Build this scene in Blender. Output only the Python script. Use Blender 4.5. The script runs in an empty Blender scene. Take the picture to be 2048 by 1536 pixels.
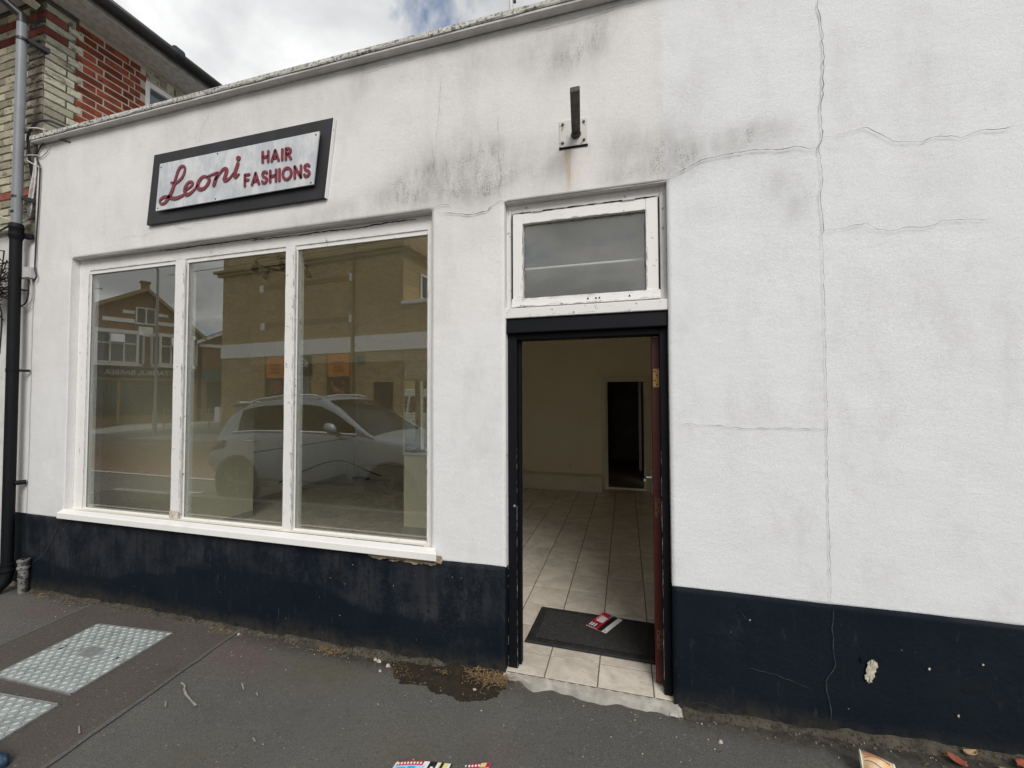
import bpy, bmesh, math, random
import numpy as np
from mathutils import Matrix, Vector
R = math.radians
rnd = random.Random(7)
sc = bpy.context.scene
COL = sc.collection

# ------------------------------------------------------------------ camera
cam = bpy.data.objects.new('camera', bpy.data.cameras.new('camera'))
COL.objects.link(cam)
yaw, pitch, roll = .2690, .0302, -.0032
cy, sy, cp, sp = math.cos(yaw), math.sin(yaw), math.cos(pitch), math.sin(pitch)
fwd = Vector((-sy*cp, cy*cp, sp)); rgt = Vector((cy, sy, 0)); upv = rgt.cross(fwd)
cr, sr = math.cos(roll), math.sin(roll)
rx = rgt*cr + upv*sr; ux = upv*cr - rgt*sr
m = Matrix((rx, ux, -fwd)).transposed().to_4x4(); m.translation = (0, -2.354, 1.613)
cam.matrix_world = m
cam.data.sensor_width = 36; cam.data.lens = 820.58/2048*36
cam.data.clip_start = .05; cam.data.clip_end = 2000
sc.camera = cam

# ------------------------------------------------------------------ sky, sun, exposure
SUN_EL, SUN_AZ = 41, 150        # azimuth of the sun measured clockwise from +Y
w = bpy.data.worlds.new('World'); sc.world = w; w.use_nodes = True
T = w.node_tree; N = T.nodes; L = T.links
N.clear()
def wn(t, **k):
    n = N.new(t)
    for a, v in k.items(): setattr(n, a, v)
    return n
out = wn('ShaderNodeOutputWorld'); bg = wn('ShaderNodeBackground'); bg.inputs[1].default_value = .1
sky = wn('ShaderNodeTexSky', sky_type='NISHITA', sun_disc=False)
sky.sun_elevation = R(SUN_EL); sky.sun_rotation = R(SUN_AZ); sky.air_density = 1.4; sky.dust_density = .0; sky.ozone_density = 6
tc = wn('ShaderNodeTexCoord'); sep = wn('ShaderNodeSeparateXYZ'); L.new(tc.outputs['Generated'], sep.inputs[0])
def wm(op, a, b):
    n = wn('ShaderNodeMath', operation=op)
    for i, v in enumerate((a, b)):
        if isinstance(v, (int, float)): n.inputs[i].default_value = v
        else: L.new(v, n.inputs[i])
    return n.outputs[0]
zz = wm('ADD', wm('MAXIMUM', sep.outputs[2], 0.0), .16)
cmb = wn('ShaderNodeCombineXYZ'); L.new(wm('DIVIDE', sep.outputs[0], zz), cmb.inputs[0]); L.new(wm('DIVIDE', sep.outputs[1], zz), cmb.inputs[1])
def wnoise(scale, detail, rough, dist=0, off=(0, 0, 0)):
    mp = wn('ShaderNodeMapping'); mp.inputs['Location'].default_value = off; L.new(cmb.outputs[0], mp.inputs[0])
    n = wn('ShaderNodeTexNoise'); n.inputs['Scale'].default_value = scale; n.inputs['Detail'].default_value = detail
    n.inputs['Roughness'].default_value = rough; n.inputs['Distortion'].default_value = dist
    L.new(mp.outputs[0], n.inputs['Vector']); return n.outputs[0]
def wramp(src, stops):
    r = wn('ShaderNodeValToRGB'); e = r.color_ramp.elements
    while len(e) < len(stops): e.new(.5)
    for k, (p, c) in enumerate(stops): e[k].position = p; e[k].color = c
    L.new(src, r.inputs[0]); return r.outputs[0]
cov = wramp(wnoise(.75, 7, .62, .3, (.27, 4.9, 0)), [(.37, (0, 0, 0, 1)), (.43, (1, 1, 1, 1))])
tone = wramp(wnoise(1.5, 8, .55, .4, (2.2, 5.1, 0)), [(.36, (4.3, 4.45, 4.6, 1)), (.52, (6.6, 6.7, 6.75, 1)), (.64, (9.0, 9.0, 8.95, 1))])
mix = wn('ShaderNodeMix', data_type='RGBA'); L.new(cov, mix.inputs[0]); L.new(sky.outputs[0], mix.inputs[6]); L.new(tone, mix.inputs[7])
L.new(mix.outputs[2], bg.inputs[0]); L.new(bg.outputs[0], out.inputs[0])
sun = bpy.data.objects.new('sun', bpy.data.lights.new('sun', 'SUN')); COL.objects.link(sun)
sun.data.energy = 2.2; sun.data.angle = R(30); sun.data.color = (1, .965, .92)
az, el = R(SUN_AZ), R(SUN_EL)
sdir = Vector((math.sin(az)*math.cos(el), math.cos(az)*math.cos(el), math.sin(el)))
sun.rotation_euler = sdir.to_track_quat('Z', 'Y').to_euler()
sun.location = (-10, -10, 20)
vs = sc.view_settings; vs.view_transform = 'Standard'; vs.look = 'None'; vs.gamma = 1; vs.exposure = .22
vs.use_curve_mapping = False
sc.render.engine = 'CYCLES'
sc.cycles.max_bounces = 10; sc.cycles.diffuse_bounces = 6; sc.cycles.glossy_bounces = 5; sc.cycles.transparent_max_bounces = 16
sc.cycles.sample_clamp_indirect = 6; sc.cycles.caustics_reflective = False; sc.cycles.caustics_refractive = False
sc.cycles.use_denoising = True; sc.cycles.denoising_prefilter = 'FAST'

# ------------------------------------------------------------------ material helpers
MATS = {}
class NT:
    def __init__(s, name):
        s.m = bpy.data.materials.new(name); s.m.use_nodes = True
        s.t = s.m.node_tree; s.n = s.t.nodes; s.l = s.t.links
        s.b = s.n['Principled BSDF']; MATS[name] = s.m
        s.tc = s.n.new('ShaderNodeTexCoord'); s.co = s.tc.outputs['Object']
    def rand(s):
        oi = s.n.new('ShaderNodeObjectInfo')
        v = s.n.new('ShaderNodeVectorMath'); v.operation = 'ADD'
        c = s.n.new('ShaderNodeVectorMath'); c.operation = 'SCALE'; c.inputs[0].default_value = (37, 91, 53)
        s.l.new(oi.outputs['Random'], c.inputs['Scale']); s.l.new(s.co, v.inputs[0]); s.l.new(c.outputs[0], v.inputs[1])
        s.co = v.outputs[0]; s.r = oi.outputs['Random']; return s.r
    def put(s, sock, v):
        if v is None: return
        if hasattr(v, 'is_output'): s.l.new(v, sock)
        elif isinstance(v, (tuple, list)) and len(v) == 3 and sock.type == 'RGBA': sock.default_value = (*v, 1)
        else: sock.default_value = v
    def noise(s, scale, detail=4, rough=.55, stretch=None, off=None, dist=0):
        co = s.co
        if stretch or off:
            mp = s.n.new('ShaderNodeMapping'); s.l.new(co, mp.inputs[0])
            if stretch: mp.inputs['Scale'].default_value = stretch
            if off: mp.inputs['Location'].default_value = off
            co = mp.outputs[0]
        n = s.n.new('ShaderNodeTexNoise'); n.inputs['Scale'].default_value = scale; n.inputs['Detail'].default_value = detail
        n.inputs['Roughness'].default_value = rough; n.inputs['Distortion'].default_value = dist
        s.l.new(co, n.inputs['Vector']); return n.outputs[0]
    def vor(s, scale, feature='F1', rnd_=1.0, outp='Distance'):
        n = s.n.new('ShaderNodeTexVoronoi'); n.feature = feature; n.inputs['Scale'].default_value = scale
        n.inputs['Randomness'].default_value = rnd_; s.l.new(s.co, n.inputs['Vector']); return n.outputs[outp]
    def ramp(s, src, a, b, lo=0., hi=1.):
        n = s.n.new('ShaderNodeMapRange'); n.interpolation_type = 'SMOOTHSTEP'
        n.inputs[1].default_value = a; n.inputs[2].default_value = b; n.inputs[3].default_value = lo; n.inputs[4].default_value = hi
        s.l.new(src, n.inputs[0]); return n.outputs[0]
    def math(s, op, a, b=0.):
        n = s.n.new('ShaderNodeMath'); n.operation = op; s.put(n.inputs[0], a); s.put(n.inputs[1], b); return n.outputs[0]
    def mix(s, f, a, b, blend='MIX'):
        n = s.n.new('ShaderNodeMix'); n.data_type = 'RGBA'; n.blend_type = blend
        s.put(n.inputs[0], f); s.put(n.inputs[6], a if not isinstance(a, tuple) else (*a, 1)); s.put(n.inputs[7], b if not isinstance(b, tuple) else (*b, 1))
        return n.outputs[2]
    def attr(s, name):
        n = s.n.new('ShaderNodeAttribute'); n.attribute_name = name
        sp_ = s.n.new('ShaderNodeSeparateColor'); s.l.new(n.outputs['Color'], sp_.inputs[0]); return sp_.outputs
    def bump(s, *hs):
        prev = None
        for h, strength, d in hs:
            b = s.n.new('ShaderNodeBump'); b.inputs['Strength'].default_value = strength; b.inputs['Distance'].default_value = d
            s.l.new(h, b.inputs['Height'])
            if prev: s.l.new(prev, b.inputs['Normal'])
            prev = b.outputs[0]
        s.l.new(prev, s.b.inputs['Normal'])
    def fin(s, col, rough=.7, spec=.4, metal=0., coat=0.):
        s.put(s.b.inputs['Base Color'], col); s.put(s.b.inputs['Roughness'], rough)
        s.b.inputs['Specular IOR Level'].default_value = spec; s.b.inputs['Metallic'].default_value = metal
        s.b.inputs['Coat Weight'].default_value = coat
        return s.m

def simple(name, c1, c2=None, scale=6., rough=.6, spec=.4, metal=0., bump=None, coat=0., lo=.35, hi=.68, rand=False, stretch=None):
    s = NT(name)
    if rand: s.rand()
    c = c1
    if c2: c = s.mix(s.ramp(s.noise(scale, 6, .6, stretch), lo, hi), c1, c2)
    if rand: 
        v = s.math('MULTIPLY_ADD', s.r, .5); s.n[-1].inputs[2].default_value = .75
        hs = s.n.new('ShaderNodeHueSaturation'); s.l.new(v, hs.inputs['Value']); s.put(hs.inputs['Color'], c if not isinstance(c, tuple) else (*c, 1)); c = hs.outputs[0]
    if bump: s.bump((s.noise(bump[0], 6, .65), bump[1], bump[2]))
    return s.fin(c, rough, spec, metal, coat)

# ------------------------------------------------------------------ mesh helpers
class MB:
    def __init__(s): s.v = []; s.f = []; s.mi = []; s.k = 0
    def add(s, vs_, fs):
        o = len(s.v); s.v += [tuple(p) for p in vs_]; s.f += [tuple(o+i for i in f) for f in fs]; s.mi += [s.k]*len(fs); return s
    def box(s, x0, x1, y0, y1, z0, z1):
        return s.add([(x0,y0,z0),(x1,y0,z0),(x1,y1,z0),(x0,y1,z0),(x0,y0,z1),(x1,y0,z1),(x1,y1,z1),(x0,y1,z1)],
                     [(0,3,2,1),(4,5,6,7),(0,1,5,4),(1,2,6,5),(2,3,7,6),(3,0,4,7)])
    def hexa(s, p):   # 8 points, bottom ring then top ring
        return s.add(p, [(0,3,2,1),(4,5,6,7),(0,1,5,4),(1,2,6,5),(2,3,7,6),(3,0,4,7)])
    def prism(s, poly, a0, a1, axis='y'):
        n = len(poly)
        def P(u, v, a): return (u, a, v) if axis == 'y' else ((a, u, v) if axis == 'x' else (u, v, a))
        vs_ = [P(u, v, a0) for u, v in poly]+[P(u, v, a1) for u, v in poly]
        return s.add(vs_, [tuple(range(n)), tuple(range(2*n-1, n-1, -1))]+[(i, i+n, (i+1) % n+n, (i+1) % n) for i in range(n)])
    def tube(s, pts, r, seg=8, flat=None, caps=True):
        pts = [Vector(p) for p in pts]; n = len(pts); rs = r if isinstance(r, (list, tuple)) else [r]*n
        o = len(s.v); prev = None
        for i, p in enumerate(pts):
            t = (pts[min(i+1, n-1)]-pts[max(i-1, 0)]); t = t.normalized() if t.length > 1e-9 else Vector((0, 0, 1))
            if prev is None:
                a = Vector((0, 1, 0)) if abs(t.y) < .9 else Vector((1, 0, 0))
                u = (a-t*a.dot(t)).normalized()
            else: u = (prev-t*prev.dot(t)).normalized()
            prev = u; v = t.cross(u)
            for k in range(seg):
                an = 2*math.pi*k/seg; d = u*math.cos(an)*rs[i]*(flat if flat else 1)+v*math.sin(an)*rs[i]; s.v.append(tuple(p+d))
        for i in range(n-1):
            for k in range(seg):
                a = o+i*seg+k; b = o+i*seg+(k+1) % seg; s.f.append((a, b, b+seg, a+seg)); s.mi.append(s.k)
        if caps:
            s.f.append(tuple(o+k for k in range(seg-1, -1, -1))); s.f.append(tuple(o+(n-1)*seg+k for k in range(seg))); s.mi += [s.k]*2
        return s
    def lathe(s, prof, c, axis='z', seg=20):
        o = len(s.v)
        for r, h in prof:
            for k in range(seg):
                a = 2*math.pi*k/seg; u, v = r*math.cos(a), r*math.sin(a)
                s.v.append({'z': (c[0]+u, c[1]+v, c[2]+h), 'y': (c[0]+u, c[1]+h, c[2]+v), 'x': (c[0]+h, c[1]+u, c[2]+v)}[axis])
        for i in range(len(prof)-1):
            for k in range(seg):
                a = o+i*seg+k; b = o+i*seg+(k+1) % seg; s.f.append((a, b, b+seg, a+seg)); s.mi.append(s.k)
        return s
    def grid(s, nu, nv, fn):
        o = len(s.v)
        for j in range(nv):
            for i in range(nu): s.v.append(tuple(fn(i/(nu-1), j/(nv-1))))
        for j in range(nv-1):
            for i in range(nu-1):
                a = o+j*nu+i; s.f.append((a, a+1, a+nu+1, a+nu)); s.mi.append(s.k)
        return s
    def mesh(s, name):
        me = bpy.data.meshes.new(name); me.from_pydata(s.v, [], s.f); me.update()
        bm = bmesh.new(); bm.from_mesh(me); bmesh.ops.recalc_face_normals(bm, faces=bm.faces); bm.to_mesh(me); bm.free()
        return me
    def obj(s, name, mat, parent=None, smooth=False, bevel=0., loc=None):
        me = s.mesh(name); o = bpy.data.objects.new(name, me); COL.objects.link(o)
        for mm in (mat if isinstance(mat, (list, tuple)) else [mat]): me.materials.append(MATS[mm] if isinstance(mm, str) else mm)
        if max(s.mi, default=0) > 0: me.polygons.foreach_set('material_index', s.mi)
        if smooth:
            me.polygons.foreach_set('use_smooth', [True]*len(me.polygons))
            if smooth != 2:
                md = o.modifiers.new('ws', 'EDGE_SPLIT'); md.split_angle = R(40)
        if bevel:
            b = o.modifiers.new('bevel', 'BEVEL'); b.width = bevel; b.segments = 2; b.limit_method = 'ANGLE'
        if parent: o.parent = parent
        if loc: o.location = loc
        return o
def tag(o, label=None, cat=None, group=None, kind=None):
    if label: o['label'] = label
    if cat: o['category'] = cat
    if group: o['group'] = group
    if kind: o['kind'] = kind
    return o
def empty(name, loc=(0, 0, 0), rz=0., **k):
    o = bpy.data.objects.new(name, None); COL.objects.link(o); o.location = loc; o.rotation_euler.z = rz; o.empty_display_size = .1
    return tag(o, **k) if k else o
def copy_piece(o, loc, parent, rot=None, scale=None):
    c = o.copy(); COL.objects.link(c); c.parent = parent; c.location = loc
    if rot: c.rotation_euler = rot
    if scale: c.scale = scale
    return c
def text(name, body, size, depth, mat, parent, loc, rot, align='CENTER', fit=None):
    cu = bpy.data.curves.new(name, 'FONT'); cu.body = body; cu.size = size; cu.extrude = depth; cu.align_x = align
    tmp = bpy.data.objects.new(name, cu); COL.objects.link(tmp)
    dg = bpy.context.evaluated_depsgraph_get(); me = bpy.data.meshes.new_from_object(tmp.evaluated_get(dg)); bpy.data.objects.remove(tmp)
    if fit:
        xs = [v.co.x for v in me.vertices]; k = fit/(max(xs)-min(xs))
        for v in me.vertices: v.co.x *= k
    o = bpy.data.objects.new(name, me); COL.objects.link(o); me.materials.clear(); me.materials.append(MATS[mat])
    o.parent = parent; o.location = loc; o.rotation_euler = rot; return o
rs_ = np.random.RandomState(3)
TAB = rs_.rand(256, 256)
def vn(x, z, s, seed=0):       # value noise 0..1 on arrays
    u = np.asarray(x)*s+seed*17.3; v = np.asarray(z)*s+seed*9.1
    i = np.floor(u).astype(int); j = np.floor(v).astype(int); fu = u-i; fv = v-j
    fu = fu*fu*(3-2*fu); fv = fv*fv*(3-2*fv); g = lambda a, b: TAB[a % 256, b % 256]
    return (g(i, j)*(1-fu)+g(i+1, j)*fu)*(1-fv)+(g(i, j+1)*(1-fu)+g(i+1, j+1)*fu)*fv
def set_attr(me, name, rgb):
    a = me.attributes.new(name, 'FLOAT_COLOR', 'POINT'); d = np.ones((len(me.vertices), 4), np.float32); d[:, :3] = rgb
    a.data.foreach_set('color', d.ravel())
def gz(x, y): return -.045+max(0., x-.3)*.05+.012*max(0., min(1., (x+2.2)/1.6))*(1 if x < -.6 else 0)
# ------------------------------------------------------------------ materials
def m_render():
    s = NT('white_render'); r, g, b = s.attr('wear')
    base = s.mix(s.ramp(s.noise(.9, 5, .6), .35, .7), (.745, .73, .715), (.805, .80, .795))
    base = s.mix(b, base, (.775, .79, .81))
    base = s.mix(s.ramp(s.noise(4, 7, .72, (1, 1, .45)), .46, .74, 0, .42), base, (.56, .55, .535))
    # black mould: speckle that thickens where the attribute is high
    sp_ = s.math('ADD', s.math('MULTIPLY', s.noise(190, 5, .8), .66), s.math('MULTIPLY', s.noise(18, 6, .7, (1, 1, .3)), .34))
    th = s.math('SUBTRACT', .695, s.math('MULTIPLY', r, .21))
    f = s.ramp(s.math('SUBTRACT', sp_, th), 0, .15, 0, .82)
    f = s.math('MULTIPLY', f, s.ramp(r, .02, .45, .15, 1))
    wash = s.math('MULTIPLY', s.ramp(r, .03, 1.0, 0, .52), s.ramp(s.noise(7, 7, .72, (1, 1, .4)), .3, .7, .35, 1.15))
    col = s.mix(wash, base, (.30, .29, .27))
    col = s.mix(f, col, (.085, .08, .07))
    pit = s.ramp(s.noise(170, 2, .5), .72, .78, 0, .45); col = s.mix(pit, col, (.2, .19, .17))
    gn = s.ramp(s.noise(130, 4, .8, off=(4, 7, 2)), .30, .70, 0, .24); col = s.mix(gn, col, (.40, .395, .385)); col = s.mix(s.ramp(s.noise(80, 3, .7, off=(1, 2, 9)), .55, .75, 0, .2), col, (.86, .855, .845))
    rust = s.math('MULTIPLY', g, s.ramp(s.noise(40, 5, .7, (1, 1, .12)), .3, .65, .35, 1.1))
    col = s.mix(s.math('MULTIPLY', rust, .8), col, (.44, .26, .085))
    s.bump((s.noise(1.8, 5, .6, (1, 1, 1.5)), .4, .022), (s.noise(16, 5, .7, (1, 1, 2.2)), .16, .008), (s.noise(60, 5, .7), .3, .004), (s.noise(190, 4, .75), .6, .003))
    s.fin(col, .88, .25)
m_render()
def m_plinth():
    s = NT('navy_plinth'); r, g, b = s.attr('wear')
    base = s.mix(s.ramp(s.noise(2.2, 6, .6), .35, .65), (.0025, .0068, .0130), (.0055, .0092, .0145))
    dust_tone = s.math('MULTIPLY', r, s.ramp(s.noise(4.5, 7, .75, (1, 1, .7)), .38, .64, .0, 1.))  # red channel: dusty patches and the paler upper plinth
    col = s.mix(dust_tone, base, (.035, .037, .043)); drip = s.ramp(s.noise(24, 4, .6, (1, 1, .06), off=(5, 2, 3)), .50, .62, 0, .75); col = s.mix(s.math('MULTIPLY', drip, r), col, (.006, .008, .012))
    col = s.mix(s.math('MULTIPLY', s.ramp(s.noise(26, 5, .7, (1, 1, .2)), .58, .72), .35), col, (.05, .053, .058))
    col = s.mix(s.ramp(s.vor(11, rnd_=1.), .06, .16, .7, 0), col, (.004, .006, .010)); col = s.mix(s.math('MULTIPLY', s.ramp(s.noise(70, 5, .8, off=(3, 1, 4)), .5, .72, 0, .55), s.math('ADD', r, .12)), col, (.045, .047, .052))
    gr = s.math('MULTIPLY', g, s.ramp(s.noise(14, 6, .75), .3, .62, .1, 1.)); col = s.mix(gr, col, (.058, .050, .036))
    chip = s.math('MULTIPLY', s.ramp(s.noise(38, 3, .5), .745, .765), s.ramp(b, 0, 1, .35, 1)); col = s.mix(chip, col, (.5, .48, .44))
    s.bump((s.noise(3.5, 4, .55), .4, .02), (s.noise(45, 5, .6), .5, .006), (s.noise(150, 4, .7), .4, .0025))
    s.fin(col, s.ramp(s.noise(6, 4, .6), .3, .7, .62, .8), .16)
m_plinth()
def m_concrete(name, c1, c2, c3, sc_=1., lich=.62):
    s = NT(name)
    c = s.mix(s.ramp(s.noise(9*sc_, 6, .65), .35, .65), c1, c2)
    c = s.mix(s.ramp(s.noise(34*sc_, 6, .75), lich, lich+.09, 0, .85), c, c3)
    s.bump((s.noise(60*sc_, 6, .7), .6, .005)); s.fin(c, .9, .2)
m_concrete('coping_concrete', (.46, .45, .41), (.58, .57, .53), (.065, .063, .055), 1.3, .50)
m_concrete('step_concrete', (.30, .285, .25), (.42, .40, .36), (.10, .095, .08), 1.2)
m_concrete('fillet', (.55, .54, .51), (.64, .63, .61), (.2, .19, .17), 1., .66)
def m_asphalt(name, c1, c2, fleck, amount=.735, red=False):
    s = NT(name)
    c = s.mix(s.ramp(s.noise(1.1, 6, .65), .32, .68), c1, c2)
    c = s.mix(s.ramp(s.noise(150, 4, .8), .38, .66, 0, .7), c, tuple(x*.42 for x in c1)); c = s.mix(s.ramp(s.noise(120, 3, .7, off=(6, 3, 3)), .58, .72, 0, .4), c, tuple(x*2.0 for x in c1))
    c = s.mix(s.ramp(s.noise(75, 2, .5, off=(3, 5, 1)), amount, amount+.03, 0, .75), c, fleck)
    c = s.mix(s.ramp(s.noise(55, 3, .6, off=(9, 2, 1)), .66, .70, 0, .5), c, (.30, .29, .26)); c = s.mix(s.ramp(s.noise(62, 3, .6, off=(2, 4, 7)), .62, .68, 0, .6), c, tuple(x*.35 for x in c1))
    c = s.mix(s.ramp(s.noise(5, 6, .7, off=(1, 8, 2)), .56, .72, 0, .5), c, tuple(x*.55 for x in c1))
    if red:
        r, g, b = s.attr('wear')
        c = s.mix(s.math('MULTIPLY', r, s.ramp(s.noise(30, 5, .75), .38, .66)), c, (.125, .072, .068))
        c = s.mix(s.math('MULTIPLY', g, s.ramp(s.noise(22, 6, .75), .28, .6, .25, 1)), c, (.032, .027, .02))
        c = s.mix(s.math('MULTIPLY', b, s.ramp(s.noise(30, 6, .75), .35, .6, .2, 1)), c, (.085, .085, .035))
    s.bump((s.noise(200, 3, .7), .75, .004), (s.noise(36, 5, .6), .4, .006)); s.fin(c, .88, .3)
m_asphalt('asphalt', (.130, .125, .116), (.104, .101, .094), (.26, .25, .23), red=True)
m_asphalt('asphalt_brown', (.108, .094, .082), (.088, .078, .069), (.22, .20, .18), .74)
m_asphalt('asphalt_seal', (.135, .133, .127), (.11, .11, .106), (.22, .22, .21), .78)
m_asphalt('road_asphalt', (.165, .16, .148), (.14, .137, .128), (.2, .2, .19))
m_asphalt('red_asphalt', (.29, .165, .12), (.24, .14, .105), (.28, .2, .17))
simple('road_paint', (.62, .61, .57), (.45, .44, .41), 12, .8)
simple('kerb_stone', (.33, .32, .30), (.26, .25, .23), 8, .85)
def m_paint(name, c1, dirt, peel, amt=.70, rough=.55, sc_=22, bump_=.35):
    s = NT(name)
    c = s.mix(s.ramp(s.noise(5, 6, .7, (1, 1, .5)), .5, .78, 0, .4), c1, dirt)
    c = s.mix(s.ramp(s.noise(sc_, 7, .78), amt, amt+.025, 0, .85), c, peel)
    s.bump((s.noise(18, 5, .6), .3, .004), (s.noise(sc_, 7, .78), bump_, .003)); s.fin(c, rough, .4)
m_paint('white_timber', (.78, .77, .75), (.54, .52, .485), (.21, .19, .165), .632)
m_paint('white_timber_worn', (.74, .73, .71), (.50, .48, .44), (.20, .185, .16), .60)
m_paint('white_sill', (.82, .81, .785), (.60, .58, .52), (.28, .25, .2), .73)
m_paint('sill_board', (.72, .69, .60), (.48, .44, .35), (.2, .17, .13), .66)
m_paint('soffit_paint', (.62, .60, .575), (.38, .36, .34), (.16, .15, .14), .62)
m_paint('black_timber', (.0035, .0042, .0065), (.007, .0075, .0095), (.12, .115, .11), .725, .62); MATS['black_timber'].node_tree.nodes['Principled BSDF'].inputs['Specular IOR Level'].default_value = .18
m_paint('red_door', (.066, .010, .008), (.034, .007, .006), (.2, .08, .05), .73, .42)
m_paint('black_iron', (.005, .006, .0075), (.011, .014, .0135), (.09, .08, .07), .70, .62); MATS['black_iron'].node_tree.nodes['Principled BSDF'].inputs['Specular IOR Level'].default_value = .2
m_paint('peeled_iron', (.20, .195, .19), (.10, .098, .095), (.02, .02, .02), .50, .7, 16)
simple('grey_plastic', (.225, .24, .26), (.19, .20, .215), 4, .42, .45)
simple('black_plastic', (.012, .012, .014), (.02, .02, .022), 6, .4, .5)
simple('cable_grey', (.45, .44, .42), (.3, .29, .28), 20, .6)
simple('cable_white', (.68, .67, .64), (.5, .49, .46), 20, .5)
simple('box_grey', (.55, .55, .54), (.45, .45, .44), 9, .5)
simple('crack', (.12, .115, .11), (.36, .35, .34), 30, .95, .1)
simple('flake', (.20, .185, .165), (.10, .09, .08), 60, .95, .1)
simple('gap_dark', (.01, .01, .01), None, 1, .95, .1)
simple('sign_board', (.017, .018, .021), (.028, .029, .034), 5, .5, .4, bump=(60, .2, .002), stretch=(1, 1, .35))
def m_panel():
    s = NT('sign_panel')
    c = s.mix(s.ramp(s.noise(9, 6, .65, (1, 1, .55)), .36, .62), (.64, .65, .66), (.47, .495, .53))
    c = s.mix(s.ramp(s.noise(30, 6, .7, (1, 1, .18)), .52, .72, 0, .55), c, (.38, .395, .41))
    s.fin(c, .45, .45)
m_panel()
simple('sign_red', (.205, .030, .048), (.16, .026, .038), 14, .45, .45)
simple('screw', (.05, .05, .05), None, 1, .4, .5, .6)
simple('zinc', (.42, .43, .43), (.30, .31, .31), 30, .45, .5, .6)
def m_rusty():
    s = NT('rusty_steel')
    c = s.mix(s.ramp(s.noise(9, 6, .7), .35, .62), (.14, .145, .14), (.085, .085, .08))
    c = s.mix(s.ramp(s.noise(26, 6, .75), .52, .66), c, (.055, .035, .025)); c = s.mix(s.ramp(s.noise(40, 4, .7, off=(2, 3, 4)), .62, .7), c, (.2, .085, .03))
    s.bump((s.noise(60, 5, .7), .5, .003)); s.fin(c, .7, .35, .25)
m_rusty()
m_paint('plate_paint', (.60, .585, .55), (.36, .33, .29), (.11, .075, .05), .575, .7, 30)
m_paint('hinge_metal', (.46, .27, .10), (.36, .17, .06), (.07, .04, .02), .6, .5, 45)
m_paint('hinge_dark', (.10, .045, .022), (.2, .09, .03), (.03, .018, .012), .58, .6, 45)
simple('chrome', (.75, .75, .74), None, 1, .18, .5, 1.)
def m_glass(name, f0, dust_tone, tint=(1, 1, 1)):
    s = NT(name); s.n.remove(s.b)
    o = s.n['Material Output']; tr = s.n.new('ShaderNodeBsdfTransparent'); gl = s.n.new('ShaderNodeBsdfGlossy'); df = s.n.new('ShaderNodeBsdfDiffuse')
    tr.inputs[0].default_value = (*tint, 1); gl.inputs['Roughness'].default_value = 0.0; df.inputs[0].default_value = (.55, .55, .52, 1)
    ge = s.n.new('ShaderNodeNewGeometry'); d = s.n.new('ShaderNodeVectorMath'); d.operation = 'DOT_PRODUCT'
    s.l.new(ge.outputs['Normal'], d.inputs[0]); s.l.new(ge.outputs['Incoming'], d.inputs[1])
    c = s.math('SUBTRACT', 1., s.math('ABSOLUTE', d.outputs['Value'])); p5 = s.math('POWER', c, 5.)
    fr = s.math('ADD', f0, s.math('MULTIPLY', p5, 1-f0))
    m1 = s.n.new('ShaderNodeMixShader'); s.l.new(fr, m1.inputs[0]); s.l.new(tr.outputs[0], m1.inputs[1]); s.l.new(gl.outputs[0], m1.inputs[2])
    m2 = s.n.new('ShaderNodeMixShader'); s.l.new(s.ramp(s.noise(4, 7, .75), .35, .75, dust_tone*.4, dust_tone), m2.inputs[0]); s.l.new(m1.outputs[0], m2.inputs[1]); s.l.new(df.outputs[0], m2.inputs[2])
    s.l.new(m2.outputs[0], o.inputs['Surface'])
m_glass('window_glass', .21, .007, (.97, .99, .96))
m_glass('dusty_glass', .11, .06, (.9, .92, .92))
def m_tile():
    s = NT('floor_tile'); s.rand()
    c = s.mix(s.ramp(s.noise(5, 7, .68, dist=.8), .34, .66), (.70, .64, .55), (.52, .465, .39))
    c = s.mix(s.ramp(s.noise(16, 7, .7, (1, 2.2, 1), dist=1.2), .56, .70, 0, .7), c, (.25, .21, .165))
    v = s.math('MULTIPLY_ADD', s.r, .14); s.n[-1].inputs[2].default_value = .93
    hs = s.n.new('ShaderNodeHueSaturation'); s.l.new(v, hs.inputs['Value']); s.l.new(c, hs.inputs['Color'])
    s.fin(hs.outputs[0], .32, .45)
m_tile()
simple('grout', (.19, .155, .12), (.12, .095, .075), 12, .9)
simple('cream_wall', (.88, .80, .63), (.84, .75, .58), 1.4, .85, .2, bump=(30, .15, .004))
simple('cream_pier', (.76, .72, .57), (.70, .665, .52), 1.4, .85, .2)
simple('cream_trim', (.76, .70, .56), (.7, .64, .5), 3, .55)
simple('white_panel', (.80, .80, .76), (.74, .74, .70), 3, .6)
simple('skirting_tile', (.46, .44, .39), (.38, .36, .31), 7, .4)
simple('ceiling_paint', (.86, .83, .75), (.80, .77, .68), 1.2, .9)
simple('dark_room', (.30, .25, .18), (.22, .18, .13), 2, .9)
simple('dark_wood', (.045, .018, .010), (.03, .012, .008), 3, .5, stretch=(1, 1, .1))
simple('mirror', (.9, .92, .91), None, 1, .0, .5, 1.)
simple('mat_rubber', (.018, .018, .018), (.03, .029, .028), 25, .75, .3, bump=(90, .4, .004))
simple('mat_pile', (.055, .053, .051), (.036, .035, .034), 60, .95, .1, bump=(240, .8, .006))
for nm, c in dict(p_crimson=(.50, .012, .05), p_black=(.01, .01, .01), p_white=(.74, .74, .73), p_teal=(.03, .30, .33), p_blue=(.05, .36, .72), p_sky=(.35, .62, .80), p_yellow=(.66, .62, .28), p_pink=(.70, .30, .36)).items(): simple(nm, c, None, 1, .4, .45)
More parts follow.
